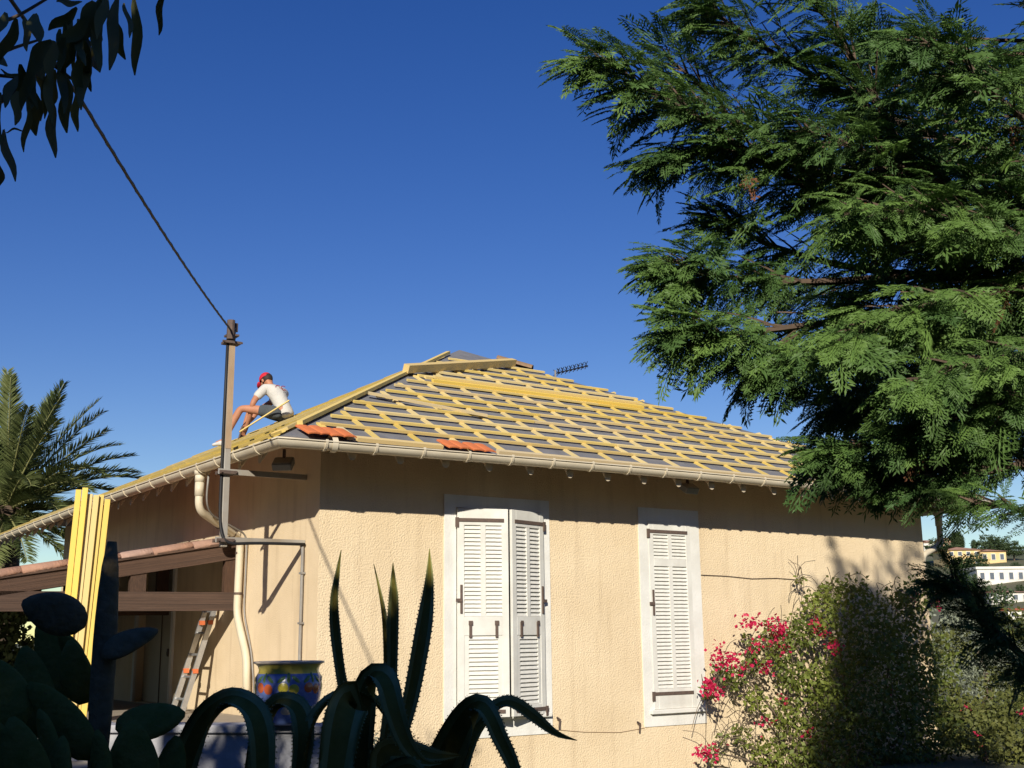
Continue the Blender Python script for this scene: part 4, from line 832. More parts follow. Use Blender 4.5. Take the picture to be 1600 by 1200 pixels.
for a, b, w in LV:
    A_ = at(*a, DY + rnd.uniform(-.1, .1)) - T0; B_ = at(*b, DY + rnd.uniform(-.1, .1)) - T0; n = 9; d = unitv(B_ - A_); L = np.linalg.norm(B_ - A_); view = unitv(EYE - T0 - A_); sd = unitv(np.cross(d, view)); nm = np.cross(sd, d); yw = rnd.uniform(-.5, .5); sd, nm = sd * math.cos(yw) + nm * math.sin(yw), nm * math.cos(yw) - sd * math.sin(yw); W = w / pxm(DY) / 2; k0 = len(mb.v); ph = rnd.uniform(0, 6)
    for i in range(n):
        q = i / (n - 1); r = W * max(.03, math.sin(math.pi * min(1, q * .93 + .05)) ** .75); c = A_ + d * L * q + sd * .006 * math.sin(q * 7 + ph)
        mb.v += [tuple(c - sd * r + nm * r * .3), tuple(c - nm * .0), tuple(c + sd * r * (1 + .08 * math.sin(9 * q + ph)) + nm * r * .3)]
    for i in range(n - 1): k = k0 + 3 * i; mb.f += [(k, k + 1, k + 4, k + 3), (k + 1, k + 2, k + 5, k + 4)]
me = mb.mesh('hanging_leaves', True); setvar(me, np.repeat(rng.uniform(0, .8, len(LV)), 27)); o = link('hanging_leaves', me, M_avo, tree1, 'stuff')
n = 2600; c = rng.normal(size=(n, 3)) * np.array([.42, .5, .33]) + np.array([1.5, .1, 4.55]); d = unitv(rand_dirs(n) * .7 + np.array([0, 0, -.8])); v, f = kites(c, d, unitv(np.cross(d, rand_dirs(n))), rng.uniform(.14, .24, n), .055)  # crown out of view, placed to shade the hanging leaves
o = link('crown', np_mesh('crown', v, f, np.repeat(rng.uniform(0, 1, n), 4)), M_avo, tree1, 'stuff')

# ------------------------------------------------------------------ unseen hedge added behind the viewpoint to shade the foreground
hedge = thing('unseen_shade_hedge', 'unseen tall hedge added behind the viewpoint to shade the foreground plants', 'hedge', (-4.6, -5.0, 0))
n = 26000; c = np.stack([rng.uniform(-7.5, 6.0, n), rng.uniform(-.7, .7, n), rng.uniform(0, 1, n) ** .9], -1); top = 6.52 + .28 * np.sin(c[:, 0] * 2.1) + .2 * np.sin(c[:, 0] * 5.3 + 1); top = top - .75 * (c[:, 0] > 3.5); c[:, 2] *= top
d = unitv(rand_dirs(n) + np.array([0, 0, .8])); v, f = kites(c, d, unitv(np.cross(d, rand_dirs(n))), rng.uniform(.25, .5, n), .2)
link('foliage', np_mesh('foliage', v, f, np.repeat(rng.uniform(0, 1, n), 4)), M_conif, hedge, 'stuff')
for k in range(8): MB().tube([(-7 + k * 1.35, 0, -.1), (-7 + k * 1.35 + rnd.uniform(-.1, .1), 0, 5.9)], [.12, .03], 8).build('trunk', M_bark, hedge)

side = thing('unseen_side_hedge', 'unseen hedge added beyond the left edge to dim the side wall and porch', 'hedge', (-10.2, 4.0, 0))  # added out of view to cut sky light on side wall and porch
n = 16000; c = np.stack([rng.uniform(-.7, .7, n), rng.uniform(-9, 10.5, n), rng.uniform(0, 5.6, n)], -1); d = unitv(rand_dirs(n) + np.array([0, 0, .8])); v, f = kites(c, d, unitv(np.cross(d, rand_dirs(n))), rng.uniform(.25, .5, n), .2)
link('foliage', np_mesh('foliage', v, f, np.repeat(rng.uniform(0, 1, n), 4)), M_conif, side, 'stuff')
for k in range(12): MB().tube([(0, -8.5 + k * 1.65, -.1), (rnd.uniform(-.1, .1), -8.5 + k * 1.65, 4.8)], [.1, .03], 8).build('trunk', M_bark, side)

# ------------------------------------------------------------------ the big conifer on the right
def spray_template(nside=15, nsub=6, w=.020):
    """flat feathery spray, unit length along x, kites as (N,4,3)"""
    K = []
    def kite(p, d, L, W, mid=.5):
        n_ = np.array([-d[1], d[0]]); K.append([p, p + d * L * mid + n_ * W, p + d * L, p + d * L * mid - n_ * W])
    kite(np.array([0, 0.]), np.array([1, 0.]), 1.0, w * .45)
    for i in range(nside):
        q = .06 + .90 * i / (nside - 1); sg = 1 if i % 2 else -1; ang = sg * math.radians(46 - 16 * q); L = (.46 * (1 - q) ** .75 + .09) * (.8 + .4 * rnd.random()); d = np.array([math.cos(ang), math.sin(ang)]); p = np.array([q, 0])
        kite(p, d, L, w * .6)
        m = max(2, int(round(nsub * L / .4)))
        for j in range(m):
            r = .15 + .75 * j / m; s2 = 1 if j % 2 else -1; a2 = ang + s2 * math.radians(38); kite(p + d * L * r, np.array([math.cos(a2), math.sin(a2)]), (.16 * (1 - r) + .06) * (.7 + .6 * rnd.random()), w)
    K = np.array(K); z = np.zeros(K.shape[:2]); z = -.22 * K[..., 0] ** 2 - .35 * K[..., 1] ** 2 + rng.normal(size=z.shape) * .012
    return np.concatenate([K, z[..., None]], -1)
SPR = [spray_template(), spray_template(19, 5, .017), spray_template(12, 7, .022), spray_template(21, 6, .018), spray_template(10, 5, .02), spray_template(16, 8, .018)]; SPRL = [spray_template(9, 3, .045) for _ in range(2)]
class Foliage:
    def __init__(s): s.v = []; s.var = []; s.n = 0
    def sprays(s, base, d, nrm, size, temps, var):
        nrm = unitv(nrm - d * (nrm * d).sum(-1, keepdims=True)); sd = np.cross(nrm, d); which = rng.integers(0, len(temps), len(base))
        for k, T in enumerate(temps):
            m = which == k
            if not m.any(): continue
            R = np.stack([d[m], sd[m], nrm[m]], -1)                      # columns
            P = np.einsum('nij,qkj->nqki', R, T) * size[m][:, None, None, None] + base[m][:, None, None, :]
            s.v.append(P.reshape(-1, 3)); s.var.append(np.repeat(var[m], T.shape[0] * 4)); s.n += len(P)
    def build(s, name, m, parent):
        v = np.concatenate(s.v); return link(name, np_mesh(name, v, np.arange(len(v)).reshape(-1, 4), np.concatenate(s.var)), m, parent, 'stuff')
TR = np.array([3.45, 4.25, 0.0])
conifer = thing('cypress_tree', 'big feathery green cypress filling the right side of the picture', 'tree', TR)
MB().tube([(0, 0, -.2), (.03, 0, 2), (-.02, .02, 5), (0, 0, 7.9)], [.22, .19, .11, .02], 12).build('trunk', M_bark, conifer, True)
def bough(path, spread, nsec, size, temps, dens=1.0, var=(0, 1), droop=.25, r0=.03, limbs=None, fol=None, fan=1.0, upbias=0.0):
    """path in tree space from base to tip; secondary branches fan out either side and carry sprays"""
    P = spline(path, 40); T = unitv(np.gradient(P, axis=0)); limbs.tube(P, list(np.linspace(r0, .004, 40)), 5)
    seglen = np.linalg.norm(P[-1] - P[0]); B, Dv, N_, S_, Vv = [], [], [], [], []
    for j in range(nsec):
        q = 1 - (1 - (j + rnd.random()) / nsec) ** 1.0; i = min(39, int(q * 39)); t = T[i]
        sidev = unitv(np.cross(t, (0, 0, 1))); upv = np.cross(sidev, t); a = rnd.uniform(0, 2 * math.pi); lat = sidev * math.cos(a) * fan + upv * (math.sin(a) * .55 + upbias)
        L = spread * (1.05 - q) ** .7 * rnd.uniform(.5, 1.1) + .05; d = unitv(t * .8 + lat * .75); Q = [P[i]]
        m = max(3, int(L / .05))
        for k in range(m): d = unitv(d + np.array([0, 0, -droop * .05 * (1 + k * .2)]) + t * .05); Q.append(Q[-1] + d * L / m)
        Q = np.array(Q); limbs.tube(Q, list(np.linspace(.006, .002, len(Q))), 3)
        TQ = unitv(np.gradient(Q, axis=0)); ns = max(3, int(dens * L / .028)); v0 = rnd.uniform(*var)
        for k in range(ns):
            r = (k + rnd.random()) / ns; ii = min(len(Q) - 1, int(r * (len(Q) - 1) + .5)); sg = 1 if k % 2 else -1; sv = unitv(np.cross(TQ[ii], (0, 0, 1)))
            dd = unitv(TQ[ii] * rnd.uniform(.5, 1.0) + sv * sg * rnd.uniform(.15, .8) + np.array([0, 0, rnd.uniform(-.95, .12)])); B.append(Q[ii]); Dv.append(dd)
            nn = np.array([rnd.gauss(0, .45), rnd.gauss(0, .45), 1.0]) + np.array([0, -.55, 0]); nn = nn + np.array([rnd.gauss(0, .25), rnd.gauss(0, .25), 0]); N_.append(nn); S_.append(size * rnd.choice((.5, .75, .9, 1.0, 1.15, 1.5)) * rnd.uniform(.85, 1.15) * (1 - .3 * r)); Vv.append(min(1, max(0, v0 * .6 + .4 * rnd.random() + .15 * r)) ** 1.6)  # tone rises towards the tips, painting them as lit
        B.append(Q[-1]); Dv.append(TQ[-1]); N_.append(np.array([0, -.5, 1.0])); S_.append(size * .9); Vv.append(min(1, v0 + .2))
    fol.sprays(np.array(B), np.array(Dv), unitv(np.array(N_)), np.array(S_), temps, np.array(Vv))
limbs = MB(); fol = Foliage()
BOUGHS = [   # (pixel, depth) from tip to base, spread, count, leaf tone (lit and shaded boughs put into the colour)
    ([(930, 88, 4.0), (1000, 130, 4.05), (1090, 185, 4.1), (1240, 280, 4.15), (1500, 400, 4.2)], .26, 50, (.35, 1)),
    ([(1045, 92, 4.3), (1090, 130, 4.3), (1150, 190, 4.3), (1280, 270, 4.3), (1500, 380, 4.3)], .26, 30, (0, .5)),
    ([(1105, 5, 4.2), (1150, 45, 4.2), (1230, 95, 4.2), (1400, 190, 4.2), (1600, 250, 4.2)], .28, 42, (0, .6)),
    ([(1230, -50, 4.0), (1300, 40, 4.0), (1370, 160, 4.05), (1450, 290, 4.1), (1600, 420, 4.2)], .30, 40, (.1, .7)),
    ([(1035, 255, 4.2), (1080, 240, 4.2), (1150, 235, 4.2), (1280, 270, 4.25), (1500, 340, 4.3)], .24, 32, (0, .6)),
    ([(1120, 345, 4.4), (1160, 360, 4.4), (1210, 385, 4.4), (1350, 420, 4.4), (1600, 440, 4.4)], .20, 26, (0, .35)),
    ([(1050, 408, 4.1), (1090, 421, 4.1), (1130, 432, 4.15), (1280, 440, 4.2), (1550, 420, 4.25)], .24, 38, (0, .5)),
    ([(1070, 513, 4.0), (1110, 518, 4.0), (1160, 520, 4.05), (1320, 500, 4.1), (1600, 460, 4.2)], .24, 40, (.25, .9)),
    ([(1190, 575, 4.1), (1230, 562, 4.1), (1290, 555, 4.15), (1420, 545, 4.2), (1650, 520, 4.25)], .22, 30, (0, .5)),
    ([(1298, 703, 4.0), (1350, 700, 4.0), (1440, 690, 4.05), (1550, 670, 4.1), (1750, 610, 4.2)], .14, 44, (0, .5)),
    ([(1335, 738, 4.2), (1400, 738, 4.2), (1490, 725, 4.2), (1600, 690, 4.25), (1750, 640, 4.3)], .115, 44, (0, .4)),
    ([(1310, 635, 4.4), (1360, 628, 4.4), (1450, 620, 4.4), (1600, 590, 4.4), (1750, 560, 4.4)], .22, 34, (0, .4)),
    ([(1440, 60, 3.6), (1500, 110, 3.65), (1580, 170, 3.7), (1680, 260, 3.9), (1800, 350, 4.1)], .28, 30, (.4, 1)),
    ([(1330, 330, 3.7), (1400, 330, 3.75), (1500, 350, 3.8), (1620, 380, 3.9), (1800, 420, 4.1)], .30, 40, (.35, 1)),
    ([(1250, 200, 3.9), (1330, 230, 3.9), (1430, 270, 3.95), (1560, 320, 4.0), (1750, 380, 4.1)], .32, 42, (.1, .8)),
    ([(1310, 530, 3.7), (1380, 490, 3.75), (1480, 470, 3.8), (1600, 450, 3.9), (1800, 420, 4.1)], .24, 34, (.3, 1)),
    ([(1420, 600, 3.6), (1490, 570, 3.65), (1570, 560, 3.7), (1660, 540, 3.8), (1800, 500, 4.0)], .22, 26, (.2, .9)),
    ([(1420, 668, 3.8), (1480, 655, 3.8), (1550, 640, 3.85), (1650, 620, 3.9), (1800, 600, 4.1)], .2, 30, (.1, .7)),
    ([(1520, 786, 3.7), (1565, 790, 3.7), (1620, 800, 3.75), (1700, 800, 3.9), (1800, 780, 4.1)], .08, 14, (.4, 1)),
    ([(1488, 905, 3.9), (1525, 950, 3.9), (1572, 1000, 3.9), (1640, 1055, 3.95), (1760, 1100, 4.1)], .09, 40, (0, .03)),  # darkest leaf tone: shade under the crown put into the colour
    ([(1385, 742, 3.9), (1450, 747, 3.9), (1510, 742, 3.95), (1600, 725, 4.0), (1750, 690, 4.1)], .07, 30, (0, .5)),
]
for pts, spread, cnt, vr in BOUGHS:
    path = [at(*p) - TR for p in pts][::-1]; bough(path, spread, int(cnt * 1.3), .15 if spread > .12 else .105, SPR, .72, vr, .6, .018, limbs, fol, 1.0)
for k in range(28):                         # inner boughs behind, closing the crown
    x = rnd.uniform(1330, 1640); y = rnd.uniform(30, 610)
    if x < 1150 + abs(y - 380) * .35: x += 120
    if x > 1380 and y < 230 and rnd.random() < .6: continue
    Y = rnd.uniform(4.3, 4.9); path = [at(x + 420, y + rnd.uniform(-20, 80), Y) - TR, at(x + 200, y + rnd.uniform(0, 40), Y) - TR, at(x, y, Y) - TR]
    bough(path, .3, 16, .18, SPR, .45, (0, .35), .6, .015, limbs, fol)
fol.build('foliage', M_conif, conifer); 
folb = Foliage(); B = []
for x, y, Y in ((1340, 300, 3.95), (1345, 315, 3.95), (1440, 690, 3.75), (1443, 705, 3.75), (1585, 190, 3.7), (1360, 370, 3.9), (1565, 440, 3.7), (1570, 470, 3.7), (1170, 270, 4.0)): B.append(at(x, y, Y) - TR)
B = np.array(B); folb.sprays(B, unitv(rand_dirs(len(B)) * .5 + np.array([0, 0, -1])), rand_dirs(len(B)), np.full(len(B), .10), SPRL, np.full(len(B), .5)); folb.build('dead_sprays', M_brown, conifer)
folu = Foliage()
for k in range(150):                        # the rest of the crown, above and behind the picture
    z = rnd.uniform(4.1, 7.7); az = rnd.uniform(0, 2 * math.pi); r = .12 + 1.1 * ((7.9 - z) / 3.8) ** .9; d = np.array([math.cos(az), math.sin(az), .25]); p0 = np.array([0, 0, z - .2]); path = [p0, p0 + d * r * .5, p0 + d * r + np.array([0, 0, .15])]
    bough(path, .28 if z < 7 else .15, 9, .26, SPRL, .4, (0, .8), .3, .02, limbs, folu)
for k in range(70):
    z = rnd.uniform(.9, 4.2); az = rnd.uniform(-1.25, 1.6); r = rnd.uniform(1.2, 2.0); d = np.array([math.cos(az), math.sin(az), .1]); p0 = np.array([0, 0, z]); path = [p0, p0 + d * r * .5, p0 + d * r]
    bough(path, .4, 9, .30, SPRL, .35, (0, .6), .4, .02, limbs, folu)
for x, y, z in ((-.49, -.05, 8.45), (-.15, .1, 8.2), (.27, .05, 8.7), (.71, 0, 8.95), (.5, .1, 8.4), (-.75, 0, 7.7), (.95, .1, 8.2)):   # leading shoots
    bough([np.array([x * .45, y, z - 1.7]), np.array([x * .8, y, z - .8]), np.array([x, y, z])], .22, 14, .20, SPRL, .5, (0, .8), .1, .02, limbs, folu)
folu.build('upper_foliage', M_conif, conifer); limbs.build('branches', M_bark, conifer)

# ------------------------------------------------------------------ palm behind the house
PALM = at(8, 800, 25.0)
palm = thing('palm_tree', 'date palm with arching feathery fronds behind the left end of the house', 'palm', (PALM[0], PALM[1], 0))
MB().tube([(0, 0, -.2), (.05, 0, 2), (0, 0, PALM[2] + .1)], [.38, .33, .36], 14).build('trunk', M_bark, palm, True)
PC = np.array([0, 0, PALM[2]])
def frond(az, el, L, droop, ln=.5, dens=96):
    n = 24; p = PC.copy(); d = np.array([math.cos(az) * math.cos(el), math.sin(az) * math.cos(el), math.sin(el)]); P = [p]
    for i in range(n): d = unitv(d + np.array([0, 0, -droop * (i / n) / n * 2.4])); p = p + d * L / n; P.append(p)
    P = np.array(P); T = unitv(np.gradient(P, axis=0)); r = MB().tube(P, list(np.linspace(.032, .006, n + 1)), 6).build('frond', M_rachis, palm, True)
    q = np.repeat(np.linspace(.12, .995, dens), 2); sg = np.tile([1, -1], dens); ii = q * n; i0 = np.clip(ii.astype(int), 0, n - 1); fr = (ii - i0)[:, None]; base = P[i0] * (1 - fr) + P[i0 + 1] * fr; t = T[i0]
    sd = unitv(np.cross(t, np.array([0, 0, 1.0]))); up = np.cross(sd, t); dd = unitv(t * (.65 + .35 * q[:, None]) + sd * sg[:, None] * .8 + up * rng.uniform(.05, .55, (len(q), 1)) + rng.normal(size=t.shape) * .06)
    W = unitv(np.cross(dd, up) + rng.normal(size=dd.shape) * .2); LL = ln * np.sin(np.pi * (q * .80 + .14)) ** .6 * rng.uniform(.85, 1.1, len(q))
    bend = np.tile(np.array([0, 0, -.10]), (len(q), 1)); v, f = kites(base, dd, W, LL, .038, bend, .35)
    link('leaflets', np_mesh('leaflets', v, f, np.repeat(rng.uniform(0, 1) * .6 + rng.uniform(0, .4, len(q)), 4)), M_palm, r, 'stuff')
for az, el, L, dr in ((.12, .62, 2.9, .5), (.05, .95, 2.9, .4), (-.1, .38, 3.1, .9), (.25, .22, 3.0, 1.1), (-.25, .12, 2.9, 1.0), (.1, -.1, 2.6, .6), (-.5, .55, 3.0, .9), (-.6, 1.0, 2.9, .4), (-1.2, 1.15, 3.0, .4), (-1.6, .9, 3.0, .6), (-1.0, .45, 2.7, .9), (-.45, -.15, 2.5, .5), (-.9, -.35, 2.5, .4),
                      (1.2, 1.2, 3.1, .3), (2.0, 1.1, 3.0, .4), (3.1, 1.1, 3.0, .4), (3.1, .6, 3.0, .7), (2.4, .5, 3.0, .8), (1.4, .6, 3.0, .7), (.7, .8, 3.0, .6), (.8, .25, 2.9, .9), (-2.1, .5, 3.0, .8), (-2.6, 1.0, 3.0, .5), (-1.5, .1, 2.6, .7), (-2.0, -.2, 2.4, .5), (.5, -.35, 2.4, .4), (-.2, -.5, 2.3, .3), (-1.3, -.6, 2.2, .3), (.35, .50, 3.2, .7), (-.15, .75, 2.8, .35), (-.3, -.3, 2.7, .5), (0, .08, 3.0, .75), (-.8, .75, 3.0, .5), (-1.1, .8, 3.1, .5), (-.35, 1.15, 3.0, .3), (.45, 1.05, 3.1, .35), (-1.4, 1.3, 3.0, .2), (-.7, .2, 2.8, .9), (-.55, .38, 3.0, .8), (-.05, .5, 3.0, .6), (-1.9, 1.2, 3.1, .3)):
    frond(az + rnd.uniform(-.06, .06), el, L, dr)

# ------------------------------------------------------------------ bougainvillea, olive, shrubs
def cluster_leaves(C_, rad, n, size, m, name, parent, flat=.6, tone=(0, 1), W=.6):
    """leaves filling a set of ellipsoids: C_ list of centres, rad list of radii (3)"""
    C_ = np.array(C_); rad = np.array(rad); wts = np.prod(rad, 1) ** .67; wts /= wts.sum(); k = rng.choice(len(C_), n, p=wts); dirs = rand_dirs(n); rr = rng.uniform(.35, 1.05, n)[:, None]
    c = C_[k] + dirs * rad[k] * rr; d = unitv(rand_dirs(n) + dirs * .5 + np.array([0, 0, -.3])); s_ = rng.uniform(.65, 1.25, n) * size; v, f = kites(c, d, unitv(np.cross(d, rand_dirs(n))), s_, s_ * W)
    tv = rng.uniform(tone[0], tone[1], len(C_))[k] * .6 + rng.uniform(0, .4, n); return link(name, np_mesh(name, v, f, np.repeat(tv, 4)), m, parent, 'stuff')
bou = thing('bougainvillea', 'sprawling bougainvillea with crimson flowers climbing the right of the front wall', 'bougainvillea', H(8, -.45, 0), YAW)
BO = np.array([8.0, -.45, 0])
def fw(x, y, off):                                      # pixel to house coordinates on a plane 'off' in front of the front wall
    d = ray(x, y); P0 = H(0, -off, 0); t = ((P0 - EYE) @ V3) / (d @ V3); p = EYE + d * t - CORNER; return np.array([p @ U3, p @ V3, p[2]])
cs, rs = [], []
for x, y, r, o_ in ((1150, 1060, .16, .25), (1180, 1030, .2, .3), (1215, 1010, .22, .35), (1250, 985, .26, .4), (1290, 960, .32, .5), (1335, 930, .28, .5), (1300, 925, .2, .4), (1270, 935, .12, .3), (1250, 905, .06, .2), (1350, 1000, .45, .6), (1400, 960, .42, .6), (1430, 935, .30, .6), (1390, 1050, .55, .7), (1440, 1040, .5, .7),
                     (1230, 1050, .24, .4), (1270, 1070, .3, .5), (1310, 1060, .4, .5), (1180, 1095, .16, .3), (1230, 1120, .25, .4), (1280, 1140, .35, .5), (1340, 1130, .5, .7), (1400, 1150, .6, .8), (1450, 1140, .5, .8), (1160, 1150, .14, .3), (1200, 1180, .25, .4), (1260, 1200, .35, .6), (1130, 1150, .08, .25), (1115, 1180, .10, .25), (1107, 1082, .08, .25), (1130, 1045, .12, .25), (1320, 1220, .5, .7), (1420, 1240, .6, .8), (1200, 985, .12, .3), (1170, 1000, .08, .25)):
    p = fw(x, y, o_) - BO; cs.append(p); rs.append((r, min(r, o_ * .9) * .9, r))
cluster_leaves(cs, rs, 17000, .066, M_bleaf, 'foliage', bou)
tw = MB()
for k in range(300):
    i = rnd.randrange(len(cs)); p = cs[i] + np.array([rnd.gauss(0, .6), rnd.gauss(0, .5), rnd.gauss(0, .6)]) * np.array(rs[i]); q = p + np.array([rnd.gauss(0, .2), rnd.gauss(0, .1), rnd.gauss(-.05, .22)]); tw.tube(spline([p, (p + q) / 2 + np.array([rnd.gauss(0, .05), rnd.gauss(0, .05), .06]), q], 6), .0045, 3, False)
for x0, x1, y1 in ((1290, 1150, 1050), (1300, 1240, 1000), (1330, 1300, 950), (1280, 1120, 1150), (1350, 1400, 950), (1285, 1110, 1180), (1300, 1200, 1085)):
    a = fw(x0, 1290, .3) - BO; b = fw(x1, y1, .25) - BO; tw.tube(spline([a, a * .6 + b * .4 + np.array([0, -.1, .25]), a * .2 + b * .8 + np.array([0, -.05, .15]), b], 14), list(np.linspace(.022, .007, 14)), 6)
tw.build('branches', M_twig, bou, kind='stuff')
for x, y, n in ((1166, 972, 16), (1181, 972, 18), (1204, 975, 14), (1215, 988, 30), (1190, 1002, 9), (1221, 978, 12), (1276, 975, 20), (1281, 988, 14), (1128, 1015, 9), (1119, 1024, 12), (1122, 1032, 10), (1150, 1030, 12), (1138, 1034, 10), (1153, 1040, 8), (1180, 1013, 9), (1225, 1012, 10), (1196, 1046, 18), (1110, 1070, 22), (1106, 1078, 16), (1118, 1080, 10), (1305, 1015, 12), (1300, 1010, 8), (1424, 935, 14), (1462, 943, 16), (1093, 1174, 10), (1105, 1178, 14), (1110, 1172, 8), (1195, 1130, 9), (1265, 1145, 8), (1226, 1092, 7), (1160, 1046, 7), (1395, 1080, 9), (1430, 1160, 8), (1215, 1000, 10), (1172, 1035, 6)):
    p = fw(x, y, .52 if x > 1250 else .42) - BO; c = p + rng.normal(size=(n * 2, 3)) * .047; d = rand_dirs(n * 2); v, f = kites(c, d, unitv(np.cross(d, rand_dirs(n * 2))), rng.uniform(.04, .06, n * 2), .045); link('flower_cluster', np_mesh('flower_cluster', v, f), M_flower, bou, 'stuff')
ol = at(1532, 1040, 22.0); oz = ol[2]
olive = thing('olive_tree', 'silvery olive tree lit by the sun beyond the right end of the house', 'olive tree', (ol[0], ol[1], 0))
MB().tube([(0, 0, -.1), (.1, 0, .6), (0, .05, 1.3)], [.12, .09, .05], 8).build('trunk', M_bark, olive, True)
cluster_leaves([(0, 0, oz), (-.35, .1, oz + .05), (.4, 0, oz + .1), (.1, 0, oz + .42), (-.2, 0, oz - .35), (.3, .1, oz - .3), (.65, .1, oz - .1), (-.55, 0, oz + .3), (-.65, .1, oz - .1)], [(.45, .4, .32)] * 9, 6500, .085, M_olive, 'foliage', olive, W=.28)
def shrub(x, y, Y, r, n, label, size=.07, m=None, flowers=0, name='garden_shrub', nblob=10):
    c = at(x, y, Y); t = thing(name, label, 'shrub', (c[0], c[1], 0)); h = c[2]
    MB().tube([(0, 0, -.1), (.03, .02, max(.2, h * .8))], [.05, .02], 6).build('stem', M_bark, t)
    cc = [np.array([rnd.gauss(0, .5) * r, rnd.gauss(0, .4) * r, h + rnd.gauss(0, .45) * r]) for _ in range(nblob)]; cluster_leaves(cc, [(r * .45, r * .45, r * .38)] * nblob, n, size, m or M_shrub, 'foliage', t)
    for k in range(flowers):
        p = cc[rnd.randrange(nblob)] + np.array([rnd.gauss(0, .2) * r, -r * .4, rnd.gauss(0, .3) * r]); q = p + rng.normal(size=(10, 3)) * .03; d = rand_dirs(10); v, f = kites(q, d, unitv(np.cross(d, rand_dirs(10))), .05, .04); link('flower_cluster', np_mesh('flower_cluster', v, f), M_flower, t, 'stuff')
shrub(1500, 1120, 17.5, .85, 5200, 'olive-green shrub with red flowers below the olive tree, nearest the house corner', .07, None, 5)
shrub(1580, 1130, 18.5, .9, 5200, 'yellowish-green shrub at the bottom right edge under the cypress', .07, None, 4)
shrub(1478, 975, 24.0, .75, 4500, 'pale grey-green bush between the house corner and the olive tree', .09, M_olive, 0)
shrub(1590, 1050, 26.0, 1.2, 4500, 'green bush behind the olive tree at the right edge', .10)
shrub(1540, 1200, 15.5, .8, 4000, 'low dark shrub at the bottom right corner', .07)
shrub(1560, 1012, 40.0, 1.1, 3500, 'dark bush in the middle distance behind the olive tree', .13, M_htree)
shrub(648, 1185, 11.6, .22, 900, 'small dry shrub at the foot of the front wall behind the agave', .025, M_twig)
shrub(575, 1195, 10.8, .30, 1600, 'pale dry bush seen through the gap between the agave leaves', .035, M_olive)
shrub(12, 1040, 13.5, .5, 3000, 'dark leafy bush under the porch at the left edge', .09, M_htree)

# ------------------------------------------------------------------ hillside houses and trees
def villa(x, y, wpx, hpx, dm, wall, label, rows, cols, roof_m=None, hip=True, rz=0.0):
    p = on_hill(x, y); k = pxm(p[1]); w, h = wpx / k, hpx / k; t = thing('hillside_house', label, 'house', p, rz, 'houses on the far hillside')
    MB().box((-w / 2, 0, -4), (w / 2, dm, h)).build('wall', wall, t); e = .5
    rf = MB(); rh = h * .28
    if hip: rf.add([(-w / 2 - e, -e, h), (w / 2 + e, -e, h), (w / 2 + e, dm + e, h), (-w / 2 - e, dm + e, h), (-w / 2 + dm * .45, dm / 2, h + rh), (w / 2 - dm * .45, dm / 2, h + rh)], [(0, 1, 5, 4), (1, 2, 5), (2, 3, 4, 5), (3, 0, 4), (3, 2, 1, 0)])
    else: rf.box((-w / 2 - .3, -.3, h), (w / 2 + .3, dm + .3, h + .5))
    rf.build('roof', roof_m or M_vroof, t)
    for r in range(rows):
        for c in range(cols):
            cx = -w / 2 + w * (c + .5) / cols; cz = h * (r + .52) / rows; ww, wh = min(w / cols * .42, 1.6), h / rows * .46
            wi = MB().box((cx - ww / 2 - .12, -.10, cz - wh / 2 - .12), (cx + ww / 2 + .12, -.005, cz + wh / 2 + .12)).build('window', M_villaw, t); MB().box((cx - ww / 2, -.13, cz - wh / 2), (cx + ww / 2, -.105, cz + wh / 2)).build('pane', M_vwin, wi)
villa(1508, 884, 52, 24, 10, M_villay, 'pale yellow villa with shallow roof below the twin cypresses on the hill', 2, 4)
villa(1553, 880, 40, 18, 9, M_villay, 'low yellow house just right of the villa on the hill', 1, 3)
villa(1484, 862, 18, 20, 8, M_villap, 'small pink house highest on the hill, left of the twin cypresses', 1, 2)
villa(1566, 912, 74, 22, 12, M_villaw, 'wide white house with a flat roof lower on the hill', 1, 5, M_villaw, False)
villa(1580, 942, 60, 16, 10, M_villaw, 'white house with a brown roof below the flat-roofed one', 1, 4)
villa(1595, 968, 40, 14, 10, M_villaw, 'lowest white house with red tiles at the right edge of the picture', 1, 2, M_terra)
villa(1452, 858, 16, 18, 8, M_villaw, 'tiny white house seen beside the downpipe on the skyline', 1, 2)
HT = []
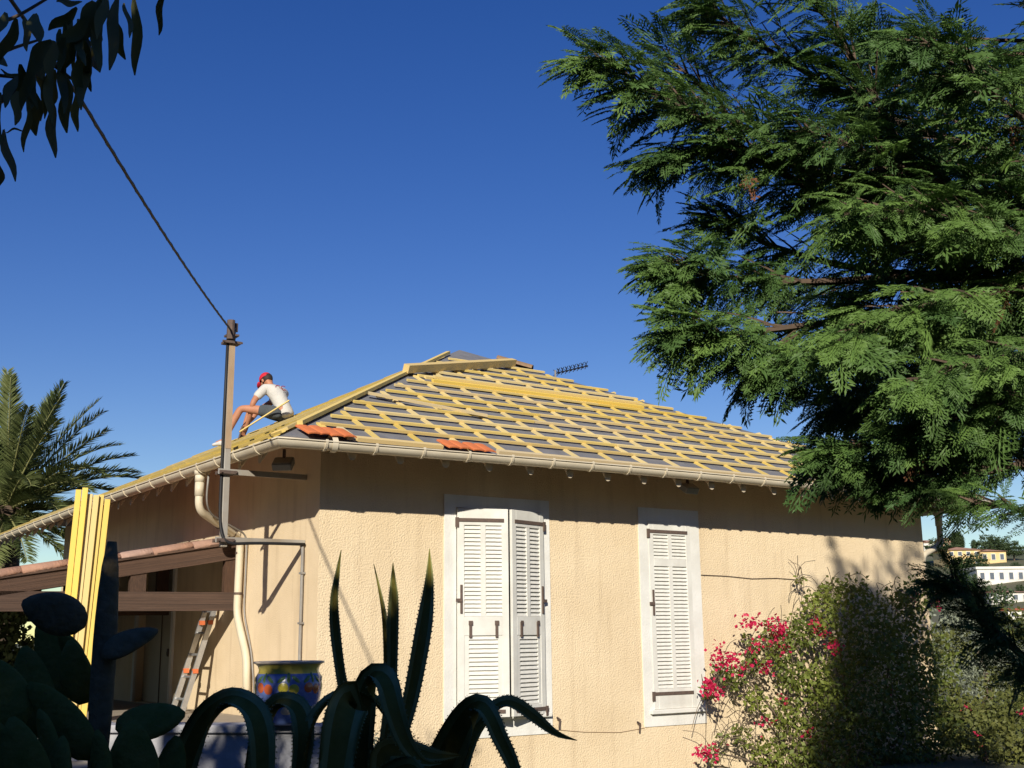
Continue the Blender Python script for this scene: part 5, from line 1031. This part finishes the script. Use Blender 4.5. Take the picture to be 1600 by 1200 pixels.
def htree_mesh(cyp):
    n = 3600; d = rand_dirs(n); r = rng.uniform(.5, 1.02, n)[:, None]; R_ = np.array([.22, .22, 1.0]) if cyp else np.array([.62, .62, .5]); c = d * r * R_
    if not cyp: c += .12 * np.sin(d * 7 + 1.0)
    c[:, 2] += 1.0 if cyp else .72; dd = rand_dirs(n); v, f = kites(c, dd, unitv(np.cross(dd, rand_dirs(n))), .07, .05); me = np_mesh('crown', v, f, np.repeat(rng.uniform(0, 1, n), 4)); me.materials.append(M_htree); return me
CR = [htree_mesh(False), htree_mesh(False), htree_mesh(False)]; CY = [htree_mesh(True), htree_mesh(True)]
TRK = MB().tube([(0, 0, -.4), (0, 0, .6)], [.05, .03], 6).mesh('trunk'); TRK.materials.append(M_bark)
def htree(x, y, hm, label, cyp=False):
    p = on_hill(x, y); hm = hm * 2.6 / pxm(p[1]); t = thing('hillside_cypress' if cyp else 'hillside_tree', label, 'cypress' if cyp else 'tree', p, rnd.uniform(0, 6), 'trees on the far hillside'); t.scale = (hm * (1 if cyp else 1.1),) * 2 + (hm * (.5 if cyp else .8),)
    link('crown', rnd.choice(CY if cyp else CR), None, t); link('trunk', TRK, None, t)
htree(1493, 862, 13, 'left one of the twin cypresses on the skyline', True); htree(1501, 862, 12.5, 'right one of the twin cypresses on the skyline', True); htree(1523, 864, 8, 'short cypress on the skyline between the houses', True)
for i, (x, y, h, l) in enumerate(((1472, 880, 14, 'round tree on the hill beside the house corner'), (1546, 872, 13, 'dark spreading tree on the skyline behind the low yellow house'), (1562, 876, 13, 'dark spreading tree on the skyline at the right'), (1585, 876, 11, 'dark tree on the skyline at the right edge'), (1528, 896, 11, 'tree below the yellow villa on the hill'), (1505, 908, 13, 'tree on the slope left of the wide white house'),
                                (1588, 893, 5, 'tree above the roof of the wide white house'), (1541, 932, 5, 'tree in front of the wide white house'), (1552, 965, 5, 'tree below the brown-roofed house'), (1520, 935, 13, 'tree on the slope above the olive tree'), (1490, 930, 10, 'tree on the slope nearest the house corner'), (1595, 928, 5, 'small tree between the white houses at the right edge'), (1540, 905, 6, 'small tree at the left end of the wide white house'), (1575, 992, 5, 'tree at the foot of the hill at the right'))):
    htree(x, y, h, l)
